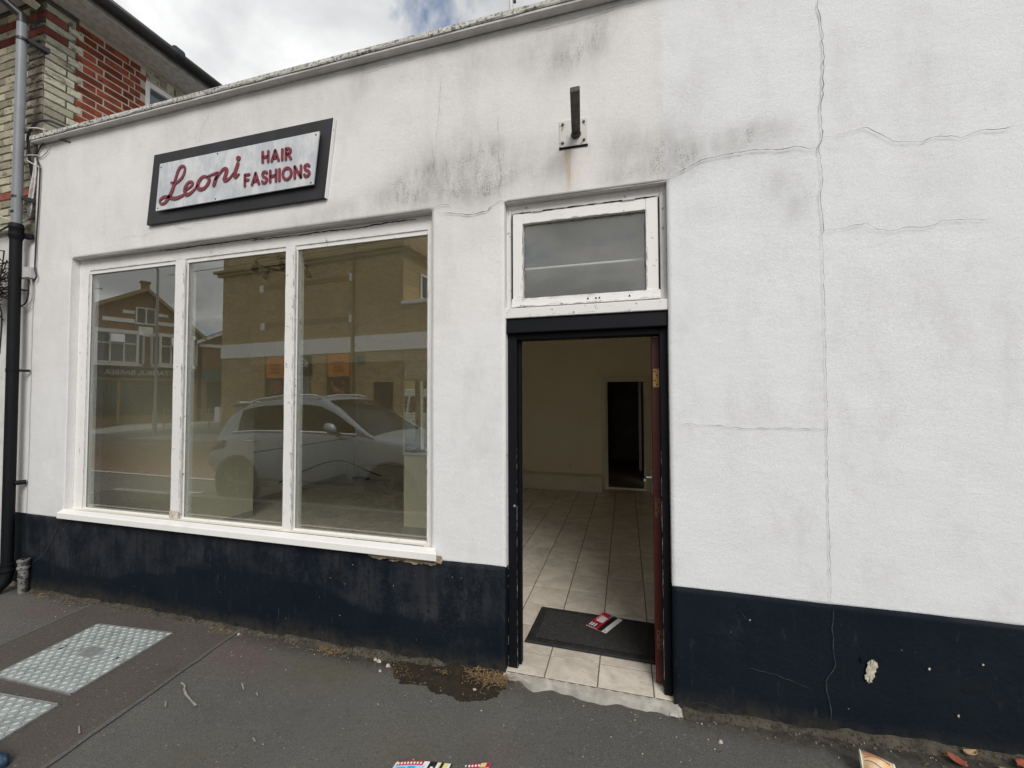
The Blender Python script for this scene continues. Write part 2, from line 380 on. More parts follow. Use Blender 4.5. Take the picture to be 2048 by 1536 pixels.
simple('cup_card', (.62, .38, .20), (.70, .58, .40), 30, .6); simple('cup_rim', (.74, .69, .56), None, 1, .55); simple('cup_ink', (.26, .10, .05), None, 1, .6)
def m_brick(name, c1, c2, soot, amt=.60):
    s = NT(name); s.rand()
    c = s.mix(s.ramp(s.noise(7, 6, .65), .35, .65), c1, c2)
    c = s.mix(s.ramp(s.noise(16, 7, .75, (.45, 1, 1)), amt, amt+.13, 0, .9), c, soot)
    v = s.math('MULTIPLY_ADD', s.r, .8); s.n[-1].inputs[2].default_value = .55
    hs = s.n.new('ShaderNodeHueSaturation'); s.l.new(v, hs.inputs['Value']); s.l.new(c, hs.inputs['Color']); c = s.mix(s.ramp(s.noise(38, 5, .8), .52, .74, 0, .55), hs.outputs[0], soot); hs = s.n.new('ShaderNodeHueSaturation'); s.l.new(c, hs.inputs['Color'])
    s.bump((s.noise(50, 6, .7), .7, .006)); s.fin(hs.outputs[0], .92, .15)
m_brick('yellow_brick', (.44, .40, .29), (.36, .335, .25), (.09, .085, .065), .54)
m_brick('dark_brick', (.25, .23, .175), (.16, .148, .118), (.035, .032, .027), .47)
m_brick('quoin_brick', (.46, .435, .335), (.39, .375, .29), (.12, .115, .09), .50)
m_brick('red_brick', (.25, .068, .036), (.150, .040, .026), (.045, .021, .017), .54)
m_brick('maroon_brick', (.235, .075, .055), (.17, .052, .040), (.06, .028, .022), .6)
simple('mortar_dark', (.115, .105, .085), (.075, .07, .055), 14, .95, .1, bump=(60, .5, .004))
simple('mortar_light', (.50, .44, .37), (.42, .36, .29), 14, .95, .1, bump=(60, .5, .004))
simple('upvc', (.78, .78, .77), None, 1, .35)
simple('window_dark', (.02, .023, .025), None, 1, .08, .6)
simple('sky_pane', (.10, .115, .12), None, 1, .03, .9)
simple('roof_tile', (.10, .068, .052), (.075, .052, .04), 3, .85, bump=(14, .5, .02))
simple('straw', (.30, .205, .11), (.19, .125, .065), 40, .85, .2); simple('green_weed', (.12, .12, .045), (.2, .17, .07), 30, .8, .2)
simple('chip_white', (.60, .56, .48), (.34, .30, .24), 70, .8)
simple('pebble', (.17, .145, .11), (.09, .078, .06), 30, .85)
simple('scratch_grey', (.075, .08, .085), (.035, .04, .045), 60, .9, .1)
m_concrete('foot_grime', (.085, .074, .056), (.050, .045, .036), (.020, .018, .014), 1.6, .50)
simple('foot_plaster', (.42, .34, .26), (.24, .18, .13), 50, .95, .1)
simple('scrape', (.30, .285, .26), (.22, .21, .19), 40, .9, .15)
def m_soil():
    s = NT('soil'); c = s.mix(s.ramp(s.noise(20, 7, .75), .35, .65), (.040, .029, .018), (.022, .018, .012))
    c = s.mix(s.ramp(s.noise(85, 4, .7), .62, .7, 0, .8), c, (.13, .085, .045)); s.bump((s.noise(90, 6, .75), 1., .01)); s.fin(c, .9, .25)
m_soil()
simple('leaf_red', (.30, .075, .045), (.2, .06, .03), 40, .7); simple('leaf_tan', (.42, .28, .16), (.3, .2, .1), 40, .7)
def m_tread(): simple('galvanised', (.37, .405, .40), (.26, .285, .28), 16, .55, .5, .25, bump=(120, .25, .002)); simple('tread_steel', (.46, .50, .49), (.36, .395, .385), 16, .5, .5, .25)
m_tread()
simple('shoe_blue', (.012, .03, .06), (.03, .07, .11), 60, .35, .5)
simple('twig', (.045, .034, .024), (.02, .016, .012), 40, .9, .1)
# street across the road
def m_farbrick(name, b1, b2, mo):
    s = NT(name); mp = s.n.new('ShaderNodeMapping'); s.l.new(s.co, mp.inputs[0]); mp.inputs['Rotation'].default_value = (R(90), 0, 0)
    b = s.n.new('ShaderNodeTexBrick'); s.l.new(mp.outputs[0], b.inputs['Vector'])
    for k, v in (('Color1', b1), ('Color2', b2), ('Mortar', mo)): b.inputs[k].default_value = (*v, 1)
    b.inputs['Scale'].default_value = 1; b.inputs['Brick Width'].default_value = .225; b.inputs['Row Height'].default_value = .075; b.inputs['Mortar Size'].default_value = .012; b.inputs['Bias'].default_value = -.1
    c = s.mix(s.ramp(s.noise(.6, 5, .6), .35, .7, 0, .35), b.outputs[0], tuple(x*.6 for x in b1)); s.fin(c, .9, .2)
m_farbrick('stock_brick', (.52, .37, .17), (.19, .115, .05), (.60, .50, .32))
m_farbrick('gable_brick', (.29, .125, .07), (.23, .10, .06), (.3, .24, .18))
simple('soldier', (.36, .255, .13), (.31, .215, .11), 8, .9)
simple('band_paint', (.88, .87, .83), (.82, .81, .76), 2, .7)
simple('poster_orange', (.72, .27, .05), (.66, .24, .045), 2, .5); simple('poster_dark', (.05, .035, .03), (.16, .06, .04), 9, .5); simple('poster_food', (.42, .24, .10), (.5, .1, .08), 14, .5)
simple('fascia_dark', (.02, .021, .023), None, 1, .5); simple('fascia_teal', (.05, .17, .15), None, 1, .5)
simple('car_paint', (.34, .37, .385), None, 1, .38, .5, .45, coat=.2); simple('car_trim', (.02, .02, .022), None, 1, .5); simple('car_glass', (.010, .011, .010), None, 1, .08, .10)
simple('tyre', (.018, .018, .018), None, 1, .85, .2); simple('alloy', (.10, .10, .105), None, 1, .5, .4, .3); simple('tail_red', (.05, .008, .008), None, 1, .2, .5); simple('lamp_clear', (.6, .62, .63), None, 1, .1, .6)
simple('galv_post', (.33, .35, .35), (.28, .30, .30), 6, .5, .5, .3); simple('wire', (.02, .02, .02), None, 1, .6)
# ================================================================== GROUND
def ground_grid():
    xs = np.concatenate([np.arange(-9, -4.6, .15), np.arange(-4.6, 2.4, .035), np.arange(2.4, 8.01, .2)])
    ys = np.concatenate([np.arange(-2.75, -1.4, .15), np.arange(-1.4, .09, .025), [.10]])
    X, Y = np.meshgrid(xs, ys); Z = np.vectorize(gz)(X, Y)
    Z = Z+(vn(X, Y, 1.3, 1)-.5)*.004+(vn(X, Y, 6, 2)-.5)*.003
    b = MB(); b.v = list(zip(X.ravel(), Y.ravel(), Z.ravel())); n = len(xs)
    b.f = [(j*n+i, j*n+i+1, (j+1)*n+i+1, (j+1)*n+i) for j in range(len(ys)-1) for i in range(n-1)]; b.mi = [0]*len(b.f)
    o = b.obj('pavement', 'asphalt', smooth=2); tag(o, kind='structure')
    me = o.data; co = np.array([v.co for v in me.vertices]); x, y = co[:, 0], co[:, 1]
    def g(cx, cy, rx, ry): return np.exp(-((x-cx)/rx)**2-((y-cy)/ry)**2)
    red = np.clip(g(-4.35, -.22, .28, .10)+1.0*g(-2.42, -.20, .26, .13)+.35*g(-.6, -.5, .1, .08)+.3*g(-2.2, -.3, .5, .1), 0, 1)
    edge = np.clip(1-(-.0-y)/(.10+.10*vn(x, y*0, 3, 5)), 0, 1)**1.5*np.where((x > -.62) & (x < .2), .4, 1.)
    edge = np.clip(edge+.9*g(1.2, -.06, .6, .09)+.6*g(-1.5, -.08, .7, .07), 0, 1)
    gr = .6*g(-1.75, -.22, .3, .1)+.35*g(-1.0, -.6, .25, .15)+.35*g(-1.9, -.9, .2, .1)
    set_attr(me, 'wear', np.stack([red, edge, np.clip(gr, 0, 1)], 1)); return o
ground_grid()
def sheet(name, poly, mat, dz=.004, nz=None):
    b = MB(); b.add([(x, y, gz(x, y)+dz) for x, y in poly], [tuple(range(len(poly)))]); o = b.obj(name, mat); return tag(o, kind='structure')
# darker reinstated strip across the pavement, sealed along both edges
b = MB()
b.grid(12, 24, lambda u, v: ((-4.135+.415*v)*(1-u)+(-2.655+.31*v)*u, -.015-v*2.6, gz(-3, 0)+.0055))
tag(b.obj('pavement_patch', 'asphalt_brown'), kind='structure')
def seal(x0, x1, w_):
    b = MB(); n = 40
    L_ = [(x0+(x1-x0)*k/n+(rnd.random()-.5)*.008, -.015-2.6*k/n) for k in range(n+1)]
    vs_ = []
    for k, (x, y) in enumerate(L_):
        ww = w_*(.75+.5*rnd.random()); vs_ += [(x-ww/2, y, -.0375), (x+ww/2, y, -.0375)]
    b.add(vs_, [(2*k, 2*k+1, 2*k+3, 2*k+2) for k in range(n)]); tag(b.obj('pavement_joint', 'asphalt_seal'), kind='structure')
seal(-4.135, -3.72, .032); seal(-2.655, -2.345, .030)
# kerb, road and far pavement (they show in the shop window)
b = MB()
for k in range(26):
    x = -9+k*.915; b.box(x, x+.905, -2.90, -2.75, -.26, -.042)
tag(b.obj('kerb', 'kerb_stone', bevel=.012), kind='structure')
b = MB(); b.add([(-80, -60, -.165), (60, -60, -.165), (60, -2.89, -.165), (-80, -2.89, -.165)], [(0, 1, 2, 3)]); tag(b.obj('road', 'road_asphalt'), kind='structure')
b = MB(); b.add([(-80, -2.88, -.17), (-8.99, -2.88, -.17), (-8.99, 30, -.17), (-80, 30, -.17)], [(0, 1, 2, 3)]); tag(b.obj('road', 'road_asphalt'), kind='structure')
b = MB(); b.add([(7.99, -2.88, -.05), (60, -2.88, -.05), (60, 30, -.05), (7.99, 30, -.05)], [(0, 1, 2, 3)]); tag(b.obj('pavement', 'road_asphalt'), kind='structure')
b = MB(); b.box(-19.5, 20, -11.7, -9.6, -.3, -.045); b.box(-19.5, 20, -9.6, -9.47, -.3, -.04); tag(b.obj('far_pavement', 'kerb_stone'), kind='structure')
b = MB(); b.prism([(-38, -24), (-24.5, -10.2), (-23.3, -10.9), (-24.6, -14), (-28, -26)], -.3, -.05, 'z'); tag(b.obj('far_pavement', 'kerb_stone'), kind='structure')
b = MB(); b.add([(-20.5, -8.6, -.158), (-13, -9.3, -.158), (-7, -6.0, -.158), (-7, -4.4, -.158), (-13, -4.5, -.158), (-20.5, -5.6, -.158)], [tuple(range(6))]); tag(b.obj('red_road_surface', 'red_asphalt'), kind='structure')
b = MB()
def stripe(x0, y0, x1, y1, w_):
    d = Vector((x1-x0, y1-y0)); n_ = Vector((-d.y, d.x)).normalized()*w_/2
    b.add([(x0-n_.x, y0-n_.y, -.152), (x1-n_.x, y1-n_.y, -.152), (x1+n_.x, y1+n_.y, -.152), (x0+n_.x, y0+n_.y, -.152)], [(0, 1, 2, 3)])
stripe(-13.2, -4.45, -7, -4.3, .1); stripe(-9.2, -3.0, -7.6, -3.35, .1)
for k in range(7): stripe(-23.5-k*1.1, -7.2-k*1.9, -24.1-k*1.1, -8.3-k*1.9, .1)
stripe(-19.8, -9.0, -8, -9.1, .08)
tag(b.obj('road_marking', 'road_paint'), kind='structure')

# ================================================================== SHOP BUILDING
shop = empty('shop_building', (0, 0, 0), label='single storey white rendered shop with navy plinth, big window and open door', cat='shop')
WIN = (-4.558, -1.174, .655, 2.805); DOOR = (-.694, .230, -.3, 2.792); PL = .606
def axis_pts(a, b_, step, marks):
    ms = sorted(set([a, b_]+[q for q in marks if a < q < b_])); r = []
    for p, q in zip(ms[:-1], ms[1:]):
        n = max(1, int(round((q-p)/step))); r += [p+(q-p)*k/n for k in range(n)]
    return r+[b_]
def wall_panel(name, mat, x0, x1, z0, z1, y, step, attr_fn, amp=.004):
    xs = axis_pts(x0, x1, step, [WIN[0], WIN[1], DOOR[0], DOOR[1]]); zs = axis_pts(z0, z1, step, [WIN[2], WIN[3], DOOR[3]])
    b = MB(); n = len(xs)
    def hole(x, z): return (WIN[0] < x < WIN[1] and WIN[2] < z < WIN[3]) or (DOOR[0] < x < DOOR[1] and z < DOOR[3])
    for z in zs:
        for x in xs:
            d = (float(vn(x, z, 1.6, 3))-.5)*2*amp+(float(vn(x, z, 7, 4))-.5)*amp*.8
            b.v.append((x, y+d, z+((float(vn(x, 7, 2.5, 3))-.5)*.007+(float(vn(x, 3, 14, 4))-.5)*.003 if (name == 'plinth' and z == zs[-1]) else 0)))
    for j in range(len(zs)-1):
        for i in range(n-1):
            if not hole((xs[i]+xs[i+1])/2, (zs[j]+zs[j+1])/2): b.f.append((j*n+i, j*n+i+1, (j+1)*n+i+1, (j+1)*n+i)); b.mi.append(0)
    o = b.obj(name, mat, shop, smooth=2); me = o.data
    bm = bmesh.new(); bm.from_mesh(me)
    ex = bmesh.ops.extrude_edge_only(bm, edges=[e for e in bm.edges if e.is_boundary])
    for g in ex['geom']:
        if isinstance(g, bmesh.types.BMVert): g.co.y = .0075
        elif isinstance(g, bmesh.types.BMFace): g.smooth = False
    bm.to_mesh(me); bm.free()
    co = np.array([v.co for v in me.vertices]); set_attr(me, 'wear', attr_fn(co[:, 0], co[:, 2])); return o
def wear_wall(x, z):
    r = np.zeros_like(x)
    for cx, cz, rx_, rz_, a in K['BLOBS']:
        r += a*np.exp(-(((x-cx)/(rx_*1.0))**2+((z-cz)/(rz_*1.0))**2))
    nz_ = vn(x, z*.35, 3.2, 6)*.6+vn(x, z, 9, 7)*.4
    r = r*(.35+1.25*nz_)
    r += np.clip((z-3.50)/.36, 0, 1)*.42*vn(x, z*.25, 5, 8)*(x < 1)+np.clip((z-2.78)/.5, 0, 1)*.24*vn(x, z*.5, 2.2, 4)*(x < .2)
    r += .10*np.clip(vn(x, z*.4, 1.1, 9)-.45, 0, 1)*2
    r += .5*np.exp(-((x+4.60)/.035)**2)*vn(x, z, 4, 2)*(z < 1.6)*.6
    r += .35*np.exp(-np.maximum(0, z-2.80)/.05)*(x > WIN[0]-.02)*(x < WIN[1]+.02)*vn(x, z, 6, 11)
    g = np.zeros_like(x)
    for cx, w_, z1, z0, a in ((-.300, .005, 3.06, 2.88, .9), (-.318, .004, 3.06, 2.99, .6), (-.196, .006, 3.07, 3.0, .7), (-.262, .004, 3.06, 3.01, .4), (-.295, .045, 3.06, 2.80, .22)):
        g += a*np.exp(-((x-cx)/(w_*1.4))**2)*np.clip((z1+.01-z)/.02, 0, 1)*np.clip((z-z0+.1)/.16, 0, 1)
    t = ((x > .227) & True).astype(float)*np.clip((3.9-z)/.3, 0, 1)**.2
    t = np.maximum(t, .55*np.clip((2.2-z)/.8, 0, 1))
    return np.clip(np.stack([r, g, t], 1), 0, 1)
# K is filled in below (measured crack lines, stains, lettering in metres)
K = {"LEONI":[[[[-3.346,3.264],[-3.317,3.26],[-3.295,3.3],[-3.28,3.338],[-3.256,3.369],[-3.227,3.375],[-3.209,3.36],[-3.21,3.328],[-3.232,3.29],[-3.274,3.262],[-3.308,3.251],[-3.323,3.222],[-3.345,3.18],[-3.372,3.146],[-3.4,3.119],[-3.433,3.108],[-3.458,3.122],[-3.454,3.145],[-3.416,3.161],[-3.366,3.154],[-3.317,3.137],[-3.269,3.137],[-3.22,3.149]],[7,9,11,11,11,9,8,9,10,9,12,14,14,14,11,8,8,9,11,12,13,12,9]],
[[[-3.193,3.186],[-3.154,3.2],[-3.127,3.218],[-3.132,3.237],[-3.157,3.242],[-3.186,3.225],[-3.202,3.193],[-3.199,3.16],[-3.175,3.147],[-3.137,3.159],[-3.096,3.186],[-3.072,3.207]],[8,8,9,9,9,11,14,14,12,10,8,7]],
[[[-2.979,3.249],[-3.012,3.264],[-3.046,3.251],[-3.071,3.222],[-3.076,3.191],[-3.051,3.171],[-3.01,3.174],[-2.976,3.201],[-2.962,3.231],[-2.977,3.253],[-2.939,3.265],[-2.888,3.273]],[9,9,12,14,14,13,11,12,11,9,7,7]],
[[[-2.886,3.269],[-2.901,3.227],[-2.918,3.185]],[12,14,14]],
[[[-2.907,3.215],[-2.87,3.257],[-2.834,3.288],[-2.807,3.29],[-2.799,3.272],[-2.81,3.236],[-2.819,3.212],[-2.805,3.201],[-2.77,3.213],[-2.734,3.244]],[7,8,10,12,14,14,14,11,8,7]],
[[[-2.695,3.308],[-2.712,3.267],[-2.724,3.233],[-2.713,3.214],[-2.684,3.23]],[13,14,14,11,7]],
[[[-2.691,3.347],[-2.687,3.343]],[19,19]]],"SCREWP":[[-3.46,3.402],[-2.892,3.418],[-2.022,3.408],[-3.485,3.083],[-2.906,3.08],[-2.058,3.08]],"SCREWB":[[-2.916,3.492],[-2.155,3.487],[-3.443,3.025],[-2.719,3.024],[-2.182,3.03]],"PANEL":[[-3.509,3.064],[-2.039,3.066],[-1.995,3.429],[-3.474,3.432]],"BOARD":[[-3.644,2.979],[-1.967,2.975],[-1.901,3.525],[-3.578,3.534]],"HAIR":[[[-2.481,3.279],[-2.483,3.365]],[[-2.221,3.268],[-2.227,3.357]]],"FASH":[[[-2.638,3.13],[-2.637,3.222]],[[-2.064,3.122],[-2.071,3.211]]],"CRACKS":[[[[0.959,3.611],[0.953,3.562],[0.967,3.482],[0.978,3.41],[0.968,3.389],[0.974,3.329],[0.976,3.253],[0.968,3.196],[0.973,3.162],[0.963,3.089],[0.957,3.023],[0.961,2.902],[0.946,2.859],[0.948,2.776],[0.956,2.741],[0.956,2.667],[0.945,2.619],[0.948,2.536],[0.954,2.478],[0.951,2.335],[0.953,2.084],[0.952,1.836],[0.948,1.468],[0.946,1.104],[0.946,0.862],[0.946,0.599]],5],
[[[0.961,2.899],[0.996,2.895],[1.058,2.901],[1.149,2.914],[1.198,2.874],[1.249,2.829],[1.306,2.816],[1.363,2.806],[1.404,2.822],[1.474,2.816],[1.507,2.801],[1.594,2.824],[1.67,2.816],[1.75,2.824]],3],
[[[0.945,2.852],[0.902,2.849],[0.844,2.872],[0.76,2.868],[0.641,2.886],[0.502,2.882],[0.401,2.87],[0.275,2.814],[0.233,2.786]],5],
[[[0.954,2.426],[1.02,2.431],[1.088,2.442],[1.134,2.446],[1.18,2.408],[1.231,2.395],[1.295,2.407],[1.377,2.401],[1.427,2.425],[1.499,2.418],[1.622,2.405]],2],
[[[0.293,1.463],[0.427,1.46],[0.614,1.445],[0.749,1.45],[0.947,1.448]],3],
[[[-1.169,2.807],[-1.134,2.819],[-1.088,2.822],[-1.058,2.819],[-1.049,2.802],[-1.036,2.784]],4],
[[[-1.134,2.775],[-1.048,2.765],[-0.923,2.737],[-0.862,2.739],[-0.8,2.745],[-0.762,2.777],[-0.706,2.801]],6],
[[[-0.708,2.802],[-0.728,2.868],[-0.708,2.944],[-0.718,3.024],[-0.728,3.094],[-0.729,3.332]],3],
[[[-1.141,2.997],[-1.158,3.082],[-1.175,3.26]],3],
[[[-1.141,3.234],[-1.12,3.468],[-1.109,3.663]],3],
[[[-1.707,3.807],[-1.571,3.817],[-1.386,3.827],[-1.121,3.83],[-1.03,3.829],[-0.94,3.822]],3],
[[[-0.542,3.833],[-0.456,3.812],[-0.382,3.816],[-0.329,3.819],[-0.227,3.817],[-0.126,3.823],[-0.004,3.825],[0.116,3.826]],4],
[[[-3.986,2.908],[-3.818,2.926],[-3.72,2.905],[-3.441,2.964],[-3.389,2.972],[-3.303,2.924],[-3.208,2.913],[-3.171,2.942],[-3.022,2.93]],2],
[[[-3.136,3.576],[-3.114,3.689],[-3.05,3.756],[-3.027,3.81]],2],
[[[0.955,0.588],[0.946,0.492],[0.959,0.328],[0.916,0.238],[0.925,0.168],[0.936,0.053]],4]],"HEADCRACK":[[[-3.761,2.813],[-3.448,2.792],[-3.215,2.798],[-2.88,2.798],[-2.602,2.796]],[[-2.696,2.788],[-2.248,2.777],[-1.995,2.784],[-1.833,2.775],[-1.675,2.779],[-1.513,2.787],[-1.315,2.783]]],"CHIP":[[1.098,0.371],[1.114,0.371],[1.127,0.351],[1.112,0.298],[1.099,0.266],[1.088,0.262],[1.074,0.277],[1.08,0.313],[1.083,0.348]],"CHIPS":[[0.594,0.484],[1.322,0.367],[1.516,0.417],[1.423,0.177],[0.245,0.531],[0.421,0.576]],"SILLBROKE":[[-1.628,0.601],[-1.602,0.581],[-1.535,0.568],[-1.492,0.579],[-1.426,0.566],[-1.369,0.575],[-1.285,0.565],[-1.223,0.575],[-1.154,0.567],[-1.127,0.585],[-1.094,0.588],[-1.094,0.631],[-1.141,0.638],[-1.391,0.614]],"BLOBS":[[-1.26,2.993,0.21,0.131,0.9],[-0.899,2.957,0.226,0.158,1.1],[-0.769,3.0,0.127,0.186,0.6],[-0.29,3.613,0.228,0.18,0.55],[-0.159,3.731,0.167,0.148,0.35],[-0.442,2.996,0.176,0.15,0.75],[-0.027,3.002,0.135,0.157,0.65],[0.427,2.954,0.26,0.108,0.9],[0.689,2.968,0.157,0.092,0.75],[0.774,2.688,0.132,0.155,0.55],[0.859,2.522,0.087,0.152,0.5],[0.332,3.261,0.148,0.166,0.35],[-1.629,2.91,0.405,0.101,0.6],[-2.109,2.849,0.365,0.088,0.4],[-0.983,3.16,0.481,0.191,0.35],[-2.365,2.771,0.814,0.065,0.45],[-0.719,3.617,0.429,0.188,0.28],[-1.792,3.677,0.566,0.209,0.22],[-2.889,3.591,0.556,0.154,0.2],[0.251,2.956,0.151,0.194,0.6],[0.093,2.841,0.232,0.071,0.6],[1.175,3.376,0.275,0.149,0.2],[1.451,2.686,0.217,0.165,0.22],[1.462,2.425,0.11,0.117,0.25],[0.535,2.217,0.207,0.236,0.2],[0.397,2.66,0.145,0.189,0.35],[-3.981,2.947,0.659,0.167,0.2],[-3.12,2.969,0.389,0.116,0.3],[-0.916,2.582,0.131,0.125,0.25],[1.446,3.19,0.148,0.096,0.25],[0.458,3.386,0.214,0.164,0.2],[-4.814,2.29,0.194,0.349,0.25],[-0.867,2.02,0.16,0.489,0.12],[0.607,1.081,0.328,0.252,0.12]],"SEAM":[0.229,0.224]}
wall_main = wall_panel('front_wall', 'white_render', -5.05, 3.2, PL-.012, 3.885, 0., .022, wear_wall)
def tone_wear_pl(x, z):
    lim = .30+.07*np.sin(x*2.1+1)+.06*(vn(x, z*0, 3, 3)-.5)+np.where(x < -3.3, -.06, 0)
    r = np.clip((z-lim)/.03, 0, 1)*np.where(x < -.6, .85, .03)*(.55+.45*vn(x, z, 4, 4))  # plinth paler above a wavy line, darker below it
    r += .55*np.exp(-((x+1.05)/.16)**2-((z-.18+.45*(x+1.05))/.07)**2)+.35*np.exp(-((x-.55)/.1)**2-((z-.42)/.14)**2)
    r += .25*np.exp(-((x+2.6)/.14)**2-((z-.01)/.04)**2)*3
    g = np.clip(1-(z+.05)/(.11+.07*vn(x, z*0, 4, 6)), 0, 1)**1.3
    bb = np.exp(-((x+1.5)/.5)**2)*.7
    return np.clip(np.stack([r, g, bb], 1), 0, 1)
wall_panel('plinth', 'navy_plinth', -5.05, 3.2, -.12, PL, -.003, .03, tone_wear_pl, .005)
b = MB(); b.add([(-5.30, .012, -.12), (-5.05, .012, -.12), (-5.05, .012, PL), (-5.30, .012, PL)], [(0, 1, 2, 3)]); o = b.obj('plinth', 'navy_plinth', shop)
b = MB(); b.grid(14, 60, lambda u, v: (-5.30+.25*u, .010-.004*float(vn(u*2, v*9, 2, 3)), PL+(2.42+.06*float(vn(u, v, 5, 2)))*v)); o = b.obj('side_pier', 'white_render', shop)
c_ = np.array([q.co for q in o.data.vertices]); set_attr(o.data, 'wear', np.stack([.55*np.exp(-np.abs(c_[:, 0]+5.08)/.05)*vn(c_[:, 0], c_[:, 2], 5, 1), c_[:, 0]*0, c_[:, 0]*0+.3], 1))
# wall core behind the render: reveals, end face, back
b = MB(); T0 = .008
b.box(-5.05, WIN[0], T0, .24, PL, 3.885); b.box(WIN[1], DOOR[0], T0, .24, PL, 3.885); b.box(DOOR[1], 3.2, T0, .24, PL, 3.885)
b.box(WIN[0], WIN[1], T0, .24, PL, WIN[2]-.03); b.box(WIN[0], WIN[1], T0, .24, WIN[3], 3.885); b.box(DOOR[0], DOOR[1], T0, .24, DOOR[3], 3.885)
o = b.obj('wall_core', 'white_render', shop)
b = MB(); b.box(-5.05, DOOR[0], .005, .24, -.12, PL-.001); b.box(DOOR[1], 3.2, .005, .24, -.12, PL-.001); b.obj('plinth_core', 'navy_plinth', shop)
b = MB(); b.box(WIN[0]+.002, WIN[1]-.002, .004, .057, 2.8005, 2.8045); b.box(DOOR[0]+.002, DOOR[1]-.002, .004, .051, 2.787, 2.7915); b.obj('soffit', 'soffit_paint', shop)
# coping in three lengths, with a fillet under its nose
for x0, x1 in ((-5.03, -2.66), (-2.655, -.20), (-.195, 3.2)):
    b = MB(); n = 60
    prof = [(-.062, 3.884), (-.065, 3.893), (-.063, 3.918), (-.052, 3.926), (.30, 3.955), (.30, 3.884)]
    for k in range(n+1):
        x = x0+(x1-x0)*k/n
        for i, (y, z) in enumerate(prof):
            e = (float(vn(x, i*3, 9, 2))-.5)*.007 if i < 4 else 0
            b.v.append((x, y+e, z+e*.6))
    m_ = len(prof)
    for k in range(n):
        for i in range(m_):
            b.f.append((k*m_+i, k*m_+(i+1) % m_, (k+1)*m_+(i+1) % m_, (k+1)*m_+i)); b.mi.append(0)
    b.f += [tuple(range(m_)), tuple(n*m_+i for i in range(m_))]; b.mi += [0, 0]
    b.obj('coping', 'coping_concrete', shop)
b = MB(); b.box(-5.03, 3.2, -.056, -.002, 3.868, 3.8835); b.obj('coping_fillet', 'fillet', shop, bevel=.004)
b = MB(); b.box(-5.04, 3.2, .25, 8.2, 3.55, 3.70); b.obj('unseen_flat_roof', 'road_asphalt', shop)  # unseen roof slab, added to block light from above the rooms
# cracks: thin dark lines standing a hair off the render
def ribbon(b, pts, wmm, y, jag=.006):
    P = []
    for (x0, z0), (x1, z1) in zip(pts[:-1], pts[1:]):
        n = max(1, int(math.hypot(x1-x0, z1-z0)/.022))
        for k in range(n):
            t = k/n; j = jag if 0 < k else 0
            P.append((x0+(x1-x0)*t+(rnd.random()-.5)*j, z0+(z1-z0)*t+(rnd.random()-.5)*j))
    P.append(tuple(pts[-1])); vs_ = []
    for k, (x, z) in enumerate(P):
        a = P[max(0, k-1)]; c = P[min(len(P)-1, k+1)]; d = Vector((c[0]-a[0], c[1]-a[1])); d = d.normalized() if d.length else Vector((1, 0))
        fade = min(1, .3+k/4, .3+(len(P)-1-k)/4); ww = wmm/1000*(.35+.95*rnd.random())*fade/2
        vs_ += [(x-d.y*ww, y, z+d.x*ww), (x+d.y*ww, y, z-d.x*ww)]
    b.add(vs_, [(2*k, 2*k+1, 2*k+3, 2*k+2) for k in range(len(P)-1)])
for ci, (pts, wd) in enumerate(K['CRACKS']):
    b = MB()
    if ci == 0: ribbon(b, pts[:14], 4.0, -.0095, .009); ribbon(b, pts[13:20], 2.6, -.0095, .009); ribbon(b, pts[19:], 1.8, -.0095, .007)
    else: ribbon(b, pts, wd*(.33 if ci in (7, 8, 9) else .68)+.4, -.0095, .008)
    if ci == 14: b.obj('crack', 'scratch_grey', [o for o in shop.children if o.name == 'plinth'][0])
    else: b.obj('crack', 'crack', wall_main)
b = MB()
for k in range(26):          # small flaked edges beside the big crack
    x, z = .86+rnd.uniform(-.0, .07), rnd.uniform(2.2, 3.6); l = rnd.uniform(.01, .035)
    ribbon(b, [(x, z), (x+l, z+rnd.uniform(-.02, .02))], 2, -.0095, .004)
tag(b.obj('flaking', 'crack', wall_main), kind='stuff')
# bare patches in the plinth paint
def patch(name, pts, y, mat, par, jag=0.):
    if jag:
        q_ = []
        for (xa, za), (xb, zb) in zip(pts, pts[1:]+pts[:1]):
            for k in range(6): q_.append((xa+(xb-xa)*k/6+rnd.uniform(-jag, jag), za+(zb-za)*k/6+rnd.uniform(-jag, jag)))
        pts = q_
    b = MB(); c = (sum(p[0] for p in pts)/len(pts), sum(p[1] for p in pts)/len(pts)); n = len(pts)
    b.add([(x, y, z) for x, z in pts]+[(c[0], y, c[1])], [(i, (i+1) % n, n) for i in range(n)]); return b.obj(name, mat, par)
pl_ = [o for o in shop.children if o.name == 'plinth'][0]
patch('bare_patch', K['CHIP'], -.0105, 'chip_white', pl_, .0035)
cx_ = sum(p[0] for p in K['CHIP'])/len(K['CHIP']); cz_ = sum(p[1] for p in K['CHIP'])/len(K['CHIP'])
patch('bare_patch', [(cx_-.030+.012*math.cos(a)*rnd.uniform(.6, 1.3), cz_+.045+.013*math.sin(a)*rnd.uniform(.6, 1.3)) for a in (0, 1, 2, 3, 4, 5)], -.0112, 'navy_plinth', pl_, .002)
for x, z in K['CHIPS'][:4]:
    r_ = rnd.uniform(.004, .007); patch('bare_patch', [(x+r_*math.cos(a)*rnd.uniform(.5, 1.2), z+r_*1.4*math.sin(a)*rnd.uniform(.6, 1.2)) for a in (0, 1.2, 2.4, 3.5, 4.8)], -.012, 'chip_white', pl_)
b = MB()
ribbon(b, [(.545, .53), (.575, .49), (.60, .465)], 3, -.012); ribbon(b, [(.31, .02), (.37, .035), (.48, .01)], 3, -.012); ribbon(b, [(.58, .245), (.7, .235), (.86, .19)], 2.5, -.012)
